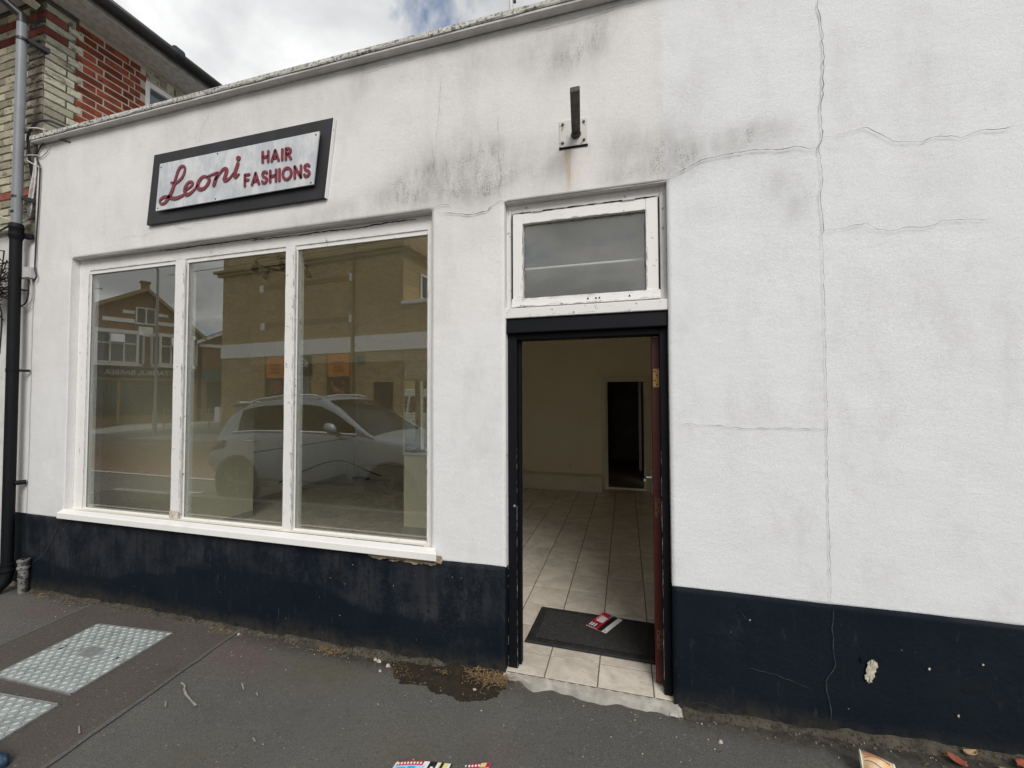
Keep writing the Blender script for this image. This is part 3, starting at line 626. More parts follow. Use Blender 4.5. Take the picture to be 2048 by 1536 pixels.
ribbon(b, [(-4.60, .57), (-4.66, .45), (-4.74, .33), (-4.85, .24), (-4.93, .19)], 4, -.012); ribbon(b, [(-2.32, .16), (-2.318, .12), (-2.325, .08)], 14, -.012)
tag(b.obj('paint_scratch', 'scratch_grey', pl_), kind='stuff')
patch('broken_edge', [(x, z) for x, z in K['SILLBROKE']], -.011, 'foot_plaster', pl_, .004)

# rough crumbling fillet where the wall meets the pavement
for x0, x1 in ((-4.92, -.72), (.27, 3.2)):
    b = MB(); n = int((x1-x0)/.012)
    for k in range(n+1):
        x = x0+(x1-x0)*k/n; f = float(vn(x, 0, 5, 3))*.6+float(vn(x, 1, 17, 4))*.4; e = float(vn(x, 2, 45, 5))
        h_ = .004+.050*max(0, f-.18)+.010*e; d_ = .008+.034*f+.010*e; z0 = gz(x, -.02)
        b.v += [(x, -.002, z0+h_), (x, -.006-d_*.30, z0+h_*.82+.003*e), (x, -.006-d_*.7, z0+h_*.35+.002*e), (x, -.006-d_, z0-.004)]
    for k in range(n):
        for i in range(3): b.f.append((k*4+i, (k+1)*4+i, (k+1)*4+i+1, k*4+i+1)); b.mi.append(0)
    b.obj('foot_fillet', 'foot_grime', shop)
# ------------------------------------------------------------------ display window
FY = .056
wf = MB(); X0, X1, Z0, Z1 = WIN
wf.box(X0, -4.435, FY, .13, .655, Z1-.004)              # left post
wf.box(-1.234, X1, FY, .13, .655, Z1-.004)              # right post
wf.box(-4.435, -1.234, FY+.002, .13, 2.705, Z1-.004)    # head
wf.box(-4.435, -1.234, FY+.004, .13, .640, .668)        # bottom rail
win = wf.obj('display_window', 'white_timber', shop, bevel=.004)
for nm, a, c in (('mullion', -3.427, -3.327), ('mullion', -2.356, -2.277)):
    b = MB(); n = 40
    b.grid(2, n, lambda u, v: (a+(c-a)*u+(float(vn(v*9, u*5, 2, 3))-.5)*.006, FY-.010, .662+2.04*v))
    b.grid(2, n, lambda u, v: (c, FY-.010+.09*u, .662+2.04*v)); b.grid(2, n, lambda u, v: (a, FY-.010+.09*u, .662+2.04*v))
    b.obj(nm, 'white_timber_worn', win)
# glazing beads round each pane
edges = [(-4.435, -3.427), (-3.327, -2.356), (-2.277, -1.234)]
for a, c in edges:
    b = MB(); w_ = .034
    b.box(a, c, FY+.008, .076, 2.676, 2.7035); b.box(a, a+.006, FY+.012, .076, .682, 2.676); b.box(c-.005, c, FY+.012, .076, .682, 2.676); b.box(a, c, FY+.008, .076, .669, .684)
    b.obj('glazing_bead', 'white_timber', win, bevel=.003)
    b = MB(); b.box(a+.004, c-.004, .0765, .0825, .67, 2.70); b.obj('glass_pane', 'window_glass', win)
for pts in K['HEADCRACK']:
    b = MB(); ribbon(b, pts, 7, FY-.002, .006); b.obj('head_gap', 'gap_dark', win)
b = MB()                                                  # dark ribbons drawn as slim shadow gaps between frame members
for x, z0, z1 in ((-4.437, .68, 2.70), (-1.236, .69, 2.70), (-3.325, .70, 2.66), (-2.275, .70, 2.66)):
    ribbon(b, [(x, z0), (x+.001, z1)], 3, FY-.0015, .002)
ribbon(b, [(-4.43, 2.7045), (-1.24, 2.7045)], 2.5, FY-.001, .002)
b.obj('joint_line', 'crack', win)
b = MB()                                                  # sill board, then the projecting white sill
b.hexa([(X0, -.004, .652), (X1, -.004, .648), (X1, .10, .672), (X0, .10, .676), (X0, -.004, .668), (X1, -.004, .664), (X1, .10, .676), (X0, .10, .680)])
b.obj('sill_board', 'sill_board', win)
b = MB(); b.hexa([(-4.548, -.055, .616), (-1.112, -.055, .614), (-1.150, .002, .62), (-4.575, .002, .62), (-4.548, -.055, .664), (-1.112, -.055, .660), (-1.150, .004, .676), (-4.575, .004, .680)])
b.obj('window_sill', 'white_sill', win, bevel=.004)
b = MB(); b.box(-4.44, -1.23, .006, .012, .672, .6765); b.obj('sill_groove', 'crack', win)
b = MB(); b.grid(9, 7, lambda u, v: (-3.43+.105*u, FY-.014-.012*math.sin(math.pi*u)*(1-v), .664+.065*v+.012*rnd.random()*(v > .9))); b.obj('filler_lump', 'chip_white', win)

# flaking paint along the frame edges
def flakes(par, lines, n, y, w0=2, w1=6, name='flaking_paint', mat='flake'):
    b = MB()
    for k in range(n):
        (x0, z0), (x1, z1) = lines[k % len(lines)]; t = rnd.random(); L_ = rnd.uniform(.008, .06)/max(.01, math.hypot(x1-x0, z1-z0)); t1 = min(1, t+L_)
        o_ = rnd.gauss(0, .004); ux, uz = (x1-x0), (z1-z0); ln_ = math.hypot(ux, uz); nx_, nz_ = -uz/ln_*o_, ux/ln_*o_
        ribbon(b, [(x0+ux*t+nx_, z0+uz*t+nz_), (x0+ux*t1+nx_, z0+uz*t1+nz_)], rnd.uniform(w0, w1), y, .005)
    o = b.obj(name, mat, par); o['kind'] = 'stuff'; return o
flakes(win, [((-3.329, .68), (-3.329, 2.66)), ((-2.279, .68), (-2.279, 2.66))], 240, FY-.0175, 1.5, 4.5)
flakes(win, [((-3.425, .68), (-3.425, 2.5)), ((-2.354, .68), (-2.354, 2.5))], 50, FY-.0175, 1, 2.5)
flakes(win, [((-4.437, .66), (-4.437, 1.2)), ((-4.437, .66), (-4.437, 2.7)), ((-4.50, .66), (-4.50, 2.7))], 90, FY-.0012, 1, 3)
flakes(win, [((-4.43, 2.715), (-1.24, 2.715)), ((-4.5, 2.78), (-1.2, 2.78)), ((-1.225, .66), (-1.225, 2.7))], 170, FY-.0012, .8, 2.2)
# ------------------------------------------------------------------ transom light over the door
TX0, TX1 = DOOR[0], DOOR[1]
tf = MB()
tf.box(TX0, -.664, .050, .13, 2.09, DOOR[3]-.003); tf.box(.196, TX1, .050, .13, 2.09, DOOR[3]-.003); tf.box(-.664, .196, .052, .13, 2.731, DOOR[3]-.003)
trans = tf.obj('transom_window', 'white_timber_worn', shop, bevel=.003)
b = MB(); b.box(TX0-.004, TX1+.006, .006, .13, 2.082, 2.141); b.obj('transom_sill', 'white_timber_worn', trans, bevel=.004)
for z0, z1, x0, x1 in ((2.155, 2.722, -.652, -.588), (2.155, 2.722, .121, .188)):
    b = MB(); b.box(x0, x1, .036, .085, z0, z1); b.obj('sash_stile', 'white_timber', trans, bevel=.003)
b = MB(); b.box(-.588, .121, .037, .085, 2.659, 2.721); b.obj('sash_rail', 'white_timber', trans, bevel=.003)
b = MB(); b.hexa([(-.658, .018, 2.148), (.196, .020, 2.15), (.196, .085, 2.15), (-.658, .085, 2.148), (-.655, .026, 2.202), (.194, .028, 2.202), (.194, .085, 2.206), (-.655, .085, 2.206)]); b.obj('sash_rail', 'white_timber_worn', trans, bevel=.003)
b = MB(); b.box(-.588, .121, .062, .066, 2.20, 2.66); b.obj('glass_pane', 'dusty_glass', trans)
b = MB(); ribbon(b, [(-.66, 2.7265), (.19, 2.7265)], 8, .035, .002); b.box(-.656, -.6525, .030, .05, 2.16, 2.72); b.box(.1885, .1925, .030, .05, 2.16, 2.72); b.obj('sash_gap', 'gap_dark', trans)
b = MB(); ribbon(b, [(-.585, 2.656), (.12, 2.656)], 7, .0605, .004); ribbon(b, [(-.584, 2.205), (-.58, 2.65)], 5, .0605, .003); ribbon(b, [(.117, 2.21), (.117, 2.655)], 5, .0605, .004); ribbon(b, [(-.58, 2.204), (.115, 2.206)], 9, .0605, .006); b.obj('putty_line', 'crack', trans)
flakes(trans, [((-.589, 2.20), (-.589, 2.66)), ((.122, 2.20), (.122, 2.66)), ((-.585, 2.66), (.12, 2.66))], 120, .0352, 1.5, 4.5)
flakes(trans, [((-.655, 2.152), (.192, 2.154)), ((-.65, 2.199), (.19, 2.2))], 90, .0175, 1.5, 4)
flakes(trans, [((-.69, 2.09), (.228, 2.09)), ((-.67, 2.10), (-.67, 2.78)), ((.2, 2.1), (.2, 2.78)), ((-.67, 2.735), (.2, 2.735))], 80, .0052, 1, 2.5)
for x in (-.50, .03):
    b = MB(); b.tube([(x-.035, .034, 2.727), (x+.035, .034, 2.727)], .006, 8); b.obj('hinge', 'plate_paint', trans)
for x in (-.20, -.155, -.135, .03):
    b = MB(); b.lathe([(.0, -.002), (.0045, -.001), (.005, .002)], (x, .019, 2.175), 'y', 8); b.obj('nail_hole', 'gap_dark', trans)

# ------------------------------------------------------------------ door frame and open door
df = MB()
df.box(TX0+.004, -.632, .046, .15, -.035, 1.99); df.box(.186, TX1-.002, .046, .15, -.035, 1.99); df.box(-.632, .186, .050, .15, 1.957, 1.99)
frame = df.obj('door_frame', 'black_timber', shop, bevel=.004)
b = MB(); b.hexa([(TX0-.002, .012, 1.992), (TX1+.003, .012, 1.994), (TX1+.003, .14, 1.994), (TX0-.002, .14, 1.992), (TX0-.002, .020, 2.080), (TX1+.003, .020, 2.080), (TX1+.003, .14, 2.080), (TX0-.002, .14, 2.080)]); b.obj('frame_head', 'black_timber', frame, bevel=.006)
b = MB(); b.box(-.632, -.618, .085, .125, .0, 1.957); b.obj('door_stop', 'black_timber', frame, bevel=.002)
b = MB()
for k in range(60):
    z = rnd.uniform(0, 1.0)**1.4*1.3; x = rnd.choice((-.6325, -.6335, TX0+.0055)); ribbon(b, [(x, z), (x+.001, z+rnd.uniform(.01, .05))], 2.2, .0445, .002)
for k in range(40):
    z = rnd.uniform(0, 1.3); ribbon(b, [(.1865, z), (.187, z+rnd.uniform(.01, .06))], 2, .0445, .002)
tag(b.obj('paint_wear', 'chip_white', frame), kind='stuff')
b = MB(); b.lathe([(0, -.003), (.007, -.002), (.008, 0)], (-.648, .046, .955), 'y', 10); b.obj('screw', 'zinc', frame)
b = MB(); b.box(TX0-.0, TX0+.006, .0, .05, PL, 2.08); b.obj('jamb_filler', 'white_timber_worn', frame)
door = empty('front_door', (.147, .112, 0), R(-3.1)); door.parent = shop
b = MB(); b.box(0, .044, 0, .765, .014, 1.948); b.obj('door_leaf', 'red_door', door, bevel=.003)
for z, mt in ((1.715, 'hinge_metal'), (.985, 'hinge_dark'), (.255, 'hinge_dark')):
    b = MB(); b.box(.008, .044, -.0035, .001, z-.052, z+.052); h = b.obj('hinge', mt, door)
    b = MB()
    for dz in (-.038, -.014, .014, .038): b.lathe([(0, -.0018), (.0042, -.0012), (.0045, 0)], (.022+.006*(1 if dz in (-.038, .014) else -1), -.0035, z+dz), 'y', 8)
    b.obj('screw', 'gap_dark', h)
    b = MB(); b.tube([(.049, -.004, z-.052), (.049, -.004, z+.052)], .0055, 8); b.obj('hinge_pin', mt, h)
b = MB(); b.box(-.006, 0, .68, .728, .90, 1.08); pl = b.obj('lock_plate', 'chrome', door, bevel=.002)
b = MB(); b.tube([(-.006, .705, 1.02), (-.045, .705, 1.02), (-.05, .69, 1.02), (-.052, .60, 1.018)], .009, 10); b.obj('handle', 'chrome', door, smooth=True)
b = MB(); b.box(.004, .040, .764, .767, .90, 1.08); b.obj('lock_face', 'zinc', door)
b = MB()                                                  # concrete step with a ragged front
n = 60
for k in range(n+1):
    u = k/n; x = -.705+.955*u; fy = -.030-.022*u+(float(vn(x, 0, 11, 2))-.5)*.05+(float(vn(x, 0, 40, 5))-.5)*.016; top = -.004+.003*math.sin(k*1.7); hz = gz(x, -.05)-.03
    b.v += [(x, .012, top), (x, fy*.35, top-.002), (x, fy*.85, top-.010), (x, fy, top-.026), (x, fy-.01, hz)]
for k in range(n):
    for i in range(4): b.f.append((k*5+i, (k+1)*5+i, (k+1)*5+i+1, k*5+i+1)); b.mi.append(0)
b.obj('door_step', 'step_concrete', shop, smooth=True)
b = MB(); b.grid(14, 8, lambda u, v: (.205+.15*u, -.005-.05*v*(1-.6*u), -.012-.022*v-.03*u+.01*rnd.random())); b.obj('step_rubble', 'step_concrete', shop)
# ================================================================== SIGN
sign = empty('shop_sign', (-2.76, 0, 3.25), label='dark framed shop sign reading Leoni HAIR FASHIONS in raised red letters', cat='shop sign')
def SO(b, name, mat, par=sign, **k):
    o = b.obj(name, mat, par, **k); o.matrix_parent_inverse = Matrix.Translation((2.76, 0, -3.25)) if par is sign else Matrix(); return o
def plate(b, q, y0, y1):
    b.hexa([(q[0][0], y1, q[0][1]), (q[1][0], y1, q[1][1]), (q[2][0], y1, q[2][1]), (q[3][0], y1, q[3][1]), (q[0][0], y0, q[0][1]), (q[1][0], y0, q[1][1]), (q[2][0], y0, q[2][1]), (q[3][0], y0, q[3][1])])
b = MB(); plate(b, K['BOARD'], -.026, -.004); board = SO(b, 'backing_board', 'sign_board', bevel=.003)
b = MB(); q = K['BOARD']; b.hexa([(q[1][0]+.001, -.028, q[1][1]), (q[1][0]+.007, -.028, q[1][1]), (q[1][0]+.007, -.004, q[1][1]), (q[1][0]+.001, -.004, q[1][1]), (q[2][0]+.001, -.028, q[2][1]), (q[2][0]+.007, -.028, q[2][1]), (q[2][0]+.007, -.004, q[2][1]), (q[2][0]+.001, -.004, q[2][1])]); SO(b, 'edge_strip', 'white_timber')
b = MB(); plate(b, K['PANEL'], -.052, -.041); panel = SO(b, 'sign_panel', 'sign_panel', bevel=.0015)
b = MB(); c_ = K['PANEL']; cx = sum(p[0] for p in c_)/4; cz = sum(p[1] for p in c_)/4
plate(b, [(cx+(p[0]-cx)*.95, cz+(p[1]-cz)*.86) for p in c_], -.041, -.026); SO(b, 'spacer', 'sign_board')
def screwhead(x, z, y, par):
    b = MB(); b.lathe([(0, -.003), (.005, -.002), (.007, 0)], (x, y, z), 'y', 8); SO(b, 'screw', 'screw', par)
for x, z in K['SCREWP']: screwhead(x, z, -.052, panel)
for x, z in K['SCREWB']: screwhead(x, z, -.026, board)
def smooth_path(pts, rad, sub=5):
    P = [Vector((p[0], 0, p[1])) for p in pts]; o1 = []; o2 = []; n = len(P)
    for i in range(n-1):
        a, b_, c, d = P[max(i-1, 0)], P[i], P[i+1], P[min(i+2, n-1)]
        for k in range(sub):
            t = k/sub; o1.append(.5*((2*b_)+(c-a)*t+(2*a-5*b_+4*c-d)*t*t+(3*b_-a-3*c+d)*t**3)); o2.append(rad[i]*(1-t)+rad[i+1]*t)
    o1.append(P[-1]); o2.append(rad[-1]); return o1, o2
def raised(b, pts, rad, y0=-.0515, h=.007):
    # flat-faced raised stroke with rounded ends
    n = len(pts); Lf = []; Rt = []
    for i, p in enumerate(pts):
        t = pts[min(i+1, n-1)]-pts[max(i-1, 0)]; t = t.normalized() if t.length else Vector((1, 0, 0)); nn = Vector((-t.z, 0, t.x))*rad[i]
        Lf.append(p+nn); Rt.append(p-nn)
    vs_ = []
    for l, r in zip(Lf, Rt): vs_ += [(l.x, y0, l.z), (l.x, y0-h, l.z), (r.x, y0-h, r.z), (r.x, y0, r.z)]
    fs = []
    for i in range(n-1):
        o = i*4
        for k in range(3): fs.append((o+k, o+k+1, o+4+k+1, o+4+k))
    fs += [(0, 1, 2, 3), ((n-1)*4+3, (n-1)*4+2, (n-1)*4+1, (n-1)*4)]
    b.add(vs_, fs)
    for p, r in ((pts[0], rad[0]), (pts[-1], rad[-1])):
        cap = [(p.x+r*math.cos(a), p.z+r*math.sin(a)) for a in [k*math.pi/6 for k in range(12)]]
        b.prism(cap, y0-h+.0003, y0)
U = .00111                       # metres per traced pixel
for i, nm in enumerate(('letter', 'letter', 'letter', 'letter', 'letter', 'letter', 'letter')):
    pts, rad = K['LEONI'][i]; b = MB()
    p2, r2 = smooth_path(pts, [r*U*.98 for r in rad]) if len(pts) > 2 else ([Vector((p[0], 0, p[1])) for p in pts], [r*U for r in rad])
    if i == 6: 
        c = p2[0]; b.prism([(c.x+.0205*math.cos(k*math.pi/8), c.z+.0205*math.sin(k*math.pi/8)) for k in range(16)], -.0585, -.0515)
    else: raised(b, p2, r2)
    SO(b, 'letter', 'sign_red', panel)
GL = {'H': (.70, [[(0, 0), (0, 1)], [(.7, 0), (.7, 1)], [(0, .5), (.7, .5)]]), 'A': (.84, [[(0, 0), (.42, 1)], [(.42, 1), (.84, 0)], [(.16, .30), (.68, .30)]]), 'I': (0, [[(0, 0), (0, 1)]]),
      'R': (.58, [[(0, 0), (0, 1)], [(0, 1), (.3, 1), (.46, .95), (.54, .85), (.55, .73), (.50, .62), (.38, .53), (.24, .51), (0, .51)], [(.27, .5), (.60, 0)]]),
      'F': (.50, [[(0, 0), (0, 1)], [(0, 1), (.52, 1)], [(0, .52), (.42, .52)]]),
      'S': (.54, [[(.52, .86), (.43, .97), (.28, 1.0), (.12, .96), (.03, .83), (.06, .66), (.2, .55), (.36, .48), (.51, .37), (.54, .2), (.44, .05), (.26, 0), (.09, .04), (0, .16)]]),
      'O': (.98, [[(.49+.49*math.sin(a), .5+.5*math.cos(a)) for a in [2*math.pi*k/20 for k in range(21)]]]), 'N': (.70, [[(0, 0), (0, 1)], [(0, 1), (.7, 0)], [(.7, 0), (.7, 1)]])}
def word(txt, x0, x1, z0, z1, ztl, gap):
    hgt = ztl-z0; tot = sum(GL[c][0] for c in txt)+gap*(len(txt)-1); k = (x1-x0)/tot; x = 0.
    for c in txt:
        b = MB()
        for st in GL[c][1]:
            P = [Vector((x0+(x+u)*k, 0, z0+(z1-z0)*((x+u)/tot)+v*hgt)) for u, v in st]
            if len(P) > 3: P, r = smooth_path([(p.x, p.z) for p in P], [.0098]*len(P), 3)
            raised(b, P, [.0098]*len(P))
        SO(b, 'letter', 'sign_red', panel); x += GL[c][0]+gap
h = K['HAIR']; word('HAIR', h[0][0][0]+.010, h[1][0][0]-.006, h[0][0][1]+.006, h[1][0][1]+.004, h[0][1][1]-.006, .44)
h = K['FASH']; word('FASHIONS', h[0][0][0]+.010, h[1][0][0]-.006, h[0][0][1]+.006, h[1][0][1]+.006, h[0][1][1]-.006, .40)

# ================================================================== BRACKET ABOVE THE DOOR
br = empty('sign_bracket', label='rusty steel sign bracket stub on a bolted plate above the door', cat='bracket')
b = MB(); b.hexa([(-.357, -.006, 3.066), (-.191, -.006, 3.063), (-.191, .003, 3.063), (-.357, .003, 3.066), (-.356, -.006, 3.223), (-.192, -.006, 3.220), (-.192, .003, 3.220), (-.356, .003, 3.223)]); pt = b.obj('wall_plate', 'plate_paint', br, bevel=.003)
b = MB(); b.box(-.357, -.191, -.0055, .001, 3.054, 3.0645); b.obj('rust_edge', 'gap_dark', br)
for x, z in ((-.335, 3.20), (-.213, 3.197), (-.335, 3.09), (-.212, 3.09)):
    b = MB(); b.lathe([(0, -.008), (.006, -.007), (.0085, -.003), (.0085, 0)], (x, -.006, z), 'y', 8); b.obj('bolt', 'rusty_steel', pt)
b = MB(); c = [(-.268, -.006, 3.125), (-.268, -.20, 3.165)]                     # flat box arm standing out from the plate and cut off
d = Vector((.030, -.31, .035)); a0 = Vector((-.258, -.004, 3.130)); hw, hh = .025, .015
def ring(p): return [(p.x-hw, p.y, p.z-hh), (p.x+hw, p.y, p.z-hh), (p.x+hw, p.y, p.z+hh), (p.x-hw, p.y, p.z+hh)]
b.add(ring(a0)+ring(a0+d), [(0, 3, 7, 4), (0, 4, 5, 1), (1, 5, 6, 2), (2, 6, 7, 3), (0, 1, 2, 3), (4, 7, 6, 5)]); b.obj('arm', 'rusty_steel', br, bevel=.005)
b = MB(); b.lathe([(.03, .0), (.026, -.012), (.02, -.03)], (-.258, -.006, 3.130), 'y', 14); b.obj('weld_collar', 'rusty_steel', br, smooth=True)

# ================================================================== NEIGHBOURING BRICK BUILDING
nb = empty('brick_building', label='yellow and red brick corner building left of the white shop, with black gutter', cat='building')
NX, NY = -5.14, .06; ZB, ZT = 3.17, 5.325
WY0, WY1, WZ0, WZ1 = .889, 1.95, 3.9, 5.185
b = MB(); b.box(-7.2, NX-.007, NY+.007, WY0, ZB, 5.5); b.box(-7.2, NX-.007, WY1, 5, ZB, 5.5); b.box(-7.2, NX-.007, WY0, WY1, WZ1, 5.5); b.box(-7.2, NX-.12, WY0, WY1, ZB, WZ1); b.obj('wall', 'mortar_dark', nb)
b = MB(); b.box(NX-.012, NX-.005, NY+.25, WY0, ZB, 5.5); b.box(NX-.012, NX-.005, WY1, 5, ZB, ZT); b.box(NX-.012, NX-.005, WY0, WY1, WZ1, 5.5); b.obj('mortar_face', 'mortar_light', nb)
def brick_mesh(Lx, H, seed):
    rr = random.Random(seed); bm = bmesh.new(); bmesh.ops.create_cube(bm, size=1)
    for v in bm.verts: v.co = Vector((v.co.x*Lx, v.co.y*.09, v.co.z*H))
    bmesh.ops.bevel(bm, geom=[e for e in bm.edges if all(q.co.y < 0 for q in e.verts)], offset=.006, segments=1, affect='EDGES')
    for v in bm.verts: v.co += Vector((rr.uniform(-1, 1)*.0022, rr.uniform(-1, 1)*.0022, rr.uniform(-1, 1)*.0022))
    me = bpy.data.meshes.new('brick'); bm.to_mesh(me); bm.free(); return me
BM = {}
def put_brick(kind, mat, x, y, z, rz):
    key = (kind, mat, rnd.randrange(3))
    if key not in BM:
        me = brick_mesh({'s': .214, 'h': .1035, 'q': .152}[kind], .0665, hash(key[0])+key[2]*7+len(BM)); me.materials.append(MATS[mat]); BM[key] = me
    o = bpy.data.objects.new('brick', BM[key]); COL.objects.link(o); o.parent = nb
    o.location = (x, y, z); o.rotation_euler = (rnd.uniform(-.012, .012), rnd.uniform(-.006, .006), rz+rnd.uniform(-.008, .008)); return o
row = 0; z = ZB+.045
nbrick = 0
while z < ZT-.03:
    t = (z-5.06)/.075
    red_front = abs(z-5.205) < .036 or abs(z-5.06) < .036 or abs(z-3.50) < .036
    x = NX-.004; k = row % 2; seq = ['h', 's'] if row % 2 == 0 else ['s', 'h']; i = 0
    while x > -6.05:
        kd = seq[i % 2]; ln = .214 if kd == 's' else .1035
        if i == 0 and row % 2: kd, ln = 's', .214
        mt = 'maroon_brick' if red_front else ('dark_brick' if x > -5.36 else 'yellow_brick')  # front bricks nearest the corner are darker
        put_brick(kd, mt, x-ln/2, NY+.045, z, 0); nbrick += 1; x -= ln+.009; i += 1
    if z > 3.92:
        y = NY+.012; sd = ['q', 'h'] if row % 2 == 0 else ['s']
        redq = abs(z-5.205) < .036 or abs(z-5.06) < .036
        for j, kd in enumerate(sd):
            ln = {'s': .214, 'h': .1035, 'q': .152}[kd]
            put_brick(kd, 'maroon_brick' if redq and j == 0 and len(sd) > 1 else 'quoin_brick', NX-.045, y+ln/2, z, R(90)); y += ln+.009
        i = row % 2
        while y < WY0-.03:
            kd = 's' if (i % 3) else 'h'; ln = .214 if kd == 's' else .1035
            if y+ln > WY0: kd, ln = 'h', .1035
            if y+ln <= WY0+.015: put_brick(kd, 'red_brick', NX-.046, y+ln/2, z, R(90))
            y += ln+.0085; i += 1
        nbrick += 5
    row += 1; z += .0755
for k in range(14):
    put_brick('h', 'quoin_brick', NX-.043, WY0+.035+k*.074, 5.255, R(90)).rotation_euler = (0, R(90), R(90))
# side window
b = MB(); FX0, FX1 = NX-.06, NX-.004; b.box(FX0, FX1, WY0+.001, WY0+.05, WZ0, WZ1-.002); b.box(FX0, FX1, WY1-.06, WY1-.001, WZ0, WZ1-.002); b.box(FX0, FX1, WY0+.05, WY1-.06, WZ1-.062, WZ1-.002); b.box(FX0, FX1, 1.40, 1.45, WZ0, WZ1-.062)
sw = b.obj('window', 'upvc', nb, bevel=.004); b = MB(); b.box(NX-.045, NX-.038, WY0+.06, WY1-.06, WZ0, WZ1-.06); b.obj('pane', 'sky_pane', sw)
# eaves: soffits, fascia, gutters, roof
b = MB(); b.box(NX, -4.862, -.27, 5.2, 5.335, 5.352); b.box(-7.5, NX, -.27, NY, 5.337, 5.354); b.obj('soffit', 'cable_white', nb)
b = MB(); b.box(-4.862, -4.845, -.285, 5.2, 5.333, 5.47); b.box(-7.5, -4.845, -.285, -.27, 5.333, 5.47); b.obj('fascia', 'cable_white', nb)
def gutter(p0, p1, side):
    b = MB(); n = 10; p0, p1 = Vector(p0), Vector(p1)
    for p in (p0, p1):
        for k in range(n+1):
            a = math.pi+math.pi*k/n; b.v.append(tuple(p+Vector(side)*(.074*math.cos(a))+Vector((0, 0, .074*math.sin(a)))))
    for k in range(n): b.f.append((k, k+1, n+2+k, n+1+k)); b.mi.append(0)
    o = b.obj('gutter', 'black_plastic', nb, smooth=True); md = o.modifiers.new('t', 'SOLIDIFY'); md.thickness = .004; return o
gutter((-4.770, -.30, 5.425), (-4.770, 5.2, 5.425), (1, 0, 0)); gutter((-7.5, -.36, 5.425), (-4.78, -.36, 5.425), (0, 1, 0))
for y in (.95, 3.0):
    b = MB(); b.tube([(-4.770, y-.04, 5.424), (-4.770, y+.04, 5.424)], .078, 14); b.obj('gutter_union', 'black_plastic', nb, smooth=True)
b = MB(); b.add([(-4.80, -.35, 5.47), (-4.80, 5.2, 5.47), (-6.6, 5.2, 6.9), (-6.6, 1.4, 6.9)], [(0, 1, 2, 3)]); b.add([(-4.80, -.35, 5.47), (-6.6, 1.4, 6.9), (-7.5, 1.4, 6.9), (-7.5, -.35, 5.47)], [(0, 1, 2, 3)]); b.obj('roof', 'roof_tile', nb)
# lower white rendered shopfront with a moulding and a flat lead strip
b = MB(); b.box(-7.2, -5.306, .02, .3, -.12, 3.14); b.obj('lower_wall', 'fillet', nb)
b = MB(); b.box(-7.2, -5.30, -.03, .07, 3.13, 3.165); b.obj('string_course', 'fillet', nb, bevel=.006)
b = MB(); b.box(-5.30, -5.06, .03, .2, 3.00, 3.2); b.obj('broken_masonry', 'dark_brick', nb, bevel=.02)
b = MB(); b.hexa([(-5.35, -.26, 5.30), (-5.18, -.27, 5.31), (-5.12, .02, 5.20), (-5.20, .03, 5.19), (-5.35, -.26, 5.306), (-5.18, -.27, 5.316), (-5.12, .02, 5.206), (-5.20, .03, 5.196)]); b.obj('loose_board', 'cream_trim', nb)

# ================================================================== PIPES AND CABLES
dp = empty('drainpipe', label='grey plastic drainpipe running down into old black cast iron pipe', cat='drainpipe')
PX, PY = -5.135, -.08
b = MB(); b.tube([(PX-.012, PY, 4.99), (PX, PY, 3.10)], .034, 18); b.obj('upper_pipe', 'grey_plastic', dp, smooth=True)
b = MB(); b.tube([(-5.42, -.34, 5.40), (-5.40, -.335, 5.33), (-5.36, -.30, 5.27), (-5.19, -.13, 5.07), (PX-.012, PY, 5.02), (PX-.012, PY, 4.95)], [.033, .033, .034, .034, .037, .037], 16); b.obj('swan_neck', 'black_plastic', dp, smooth=True)
for z in (4.80, 3.375, 3.24):
    b = MB(); b.tube([(PX-.005, PY, z-.012), (PX-.005, PY, z+.012)], .037, 18); br_ = b.obj('pipe_bracket', 'black_plastic', dp, smooth=True)
    if z != 3.24: b = MB(); b.hexa([(PX+.02, PY+.02, z-.012), (PX+.05, PY+.01, z-.012), (PX+.09, NY-.001, z-.035), (PX+.03, NY-.001, z-.035), (PX+.02, PY+.02, z+.012), (PX+.05, PY+.01, z+.012), (PX+.09, NY-.001, z+.012), (PX+.03, NY-.001, z+.012)]); b.obj('stand_off', 'black_plastic', br_)
b = MB(); b.lathe([(.036, .0), (.042, .0), (.046, -.02), (.049, -.025), (.049, -.045), (.045, -.05), (.045, -.09), (.051, -.095), (.051, -.115), (.042, -.13), (.039, -.15)], (PX+.002, PY, 3.14), 'z', 20); cl = b.obj('collar', 'black_iron', dp, smooth=True)
b = MB(); b.hexa([(PX+.02, PY+.03, 3.02), (PX+.085, PY+.055, 3.02), (PX+.085, -.002, 3.02), (PX+.02, -.002, 3.02), (PX+.02, PY+.03, 3.065), (PX+.085, PY+.055, 3.065), (PX+.085, -.002, 3.065), (PX+.02, -.002, 3.065)]); b.obj('ear', 'black_iron', cl, bevel=.006)
b = MB(); b.tube([(PX+.002, PY, 3.03), (PX+.015, PY, 1.8), (PX+.028, PY, .17)], .0385, 20); b.obj('lower_pipe', 'black_iron', dp, smooth=True)
for z in (1.86, 1.845):
    b = MB(); b.tube([(PX+.014, PY, z-.004), (PX+.014, PY, z+.006)], .042, 20); b.obj('pipe_bracket', 'black_iron', dp, smooth=True)
b = MB(); b.tube([(PX+.045, PY+.02, 1.852), (PX+.085, -.004, 1.852)], .011, 8); b.obj('stand_off', 'black_iron', dp, smooth=True)
b = MB(); b.tube([(PX+.05, PY+.02, .88), (PX+.08, -.004, .88)], .02, 8); b.obj('stand_off', 'black_iron', dp)
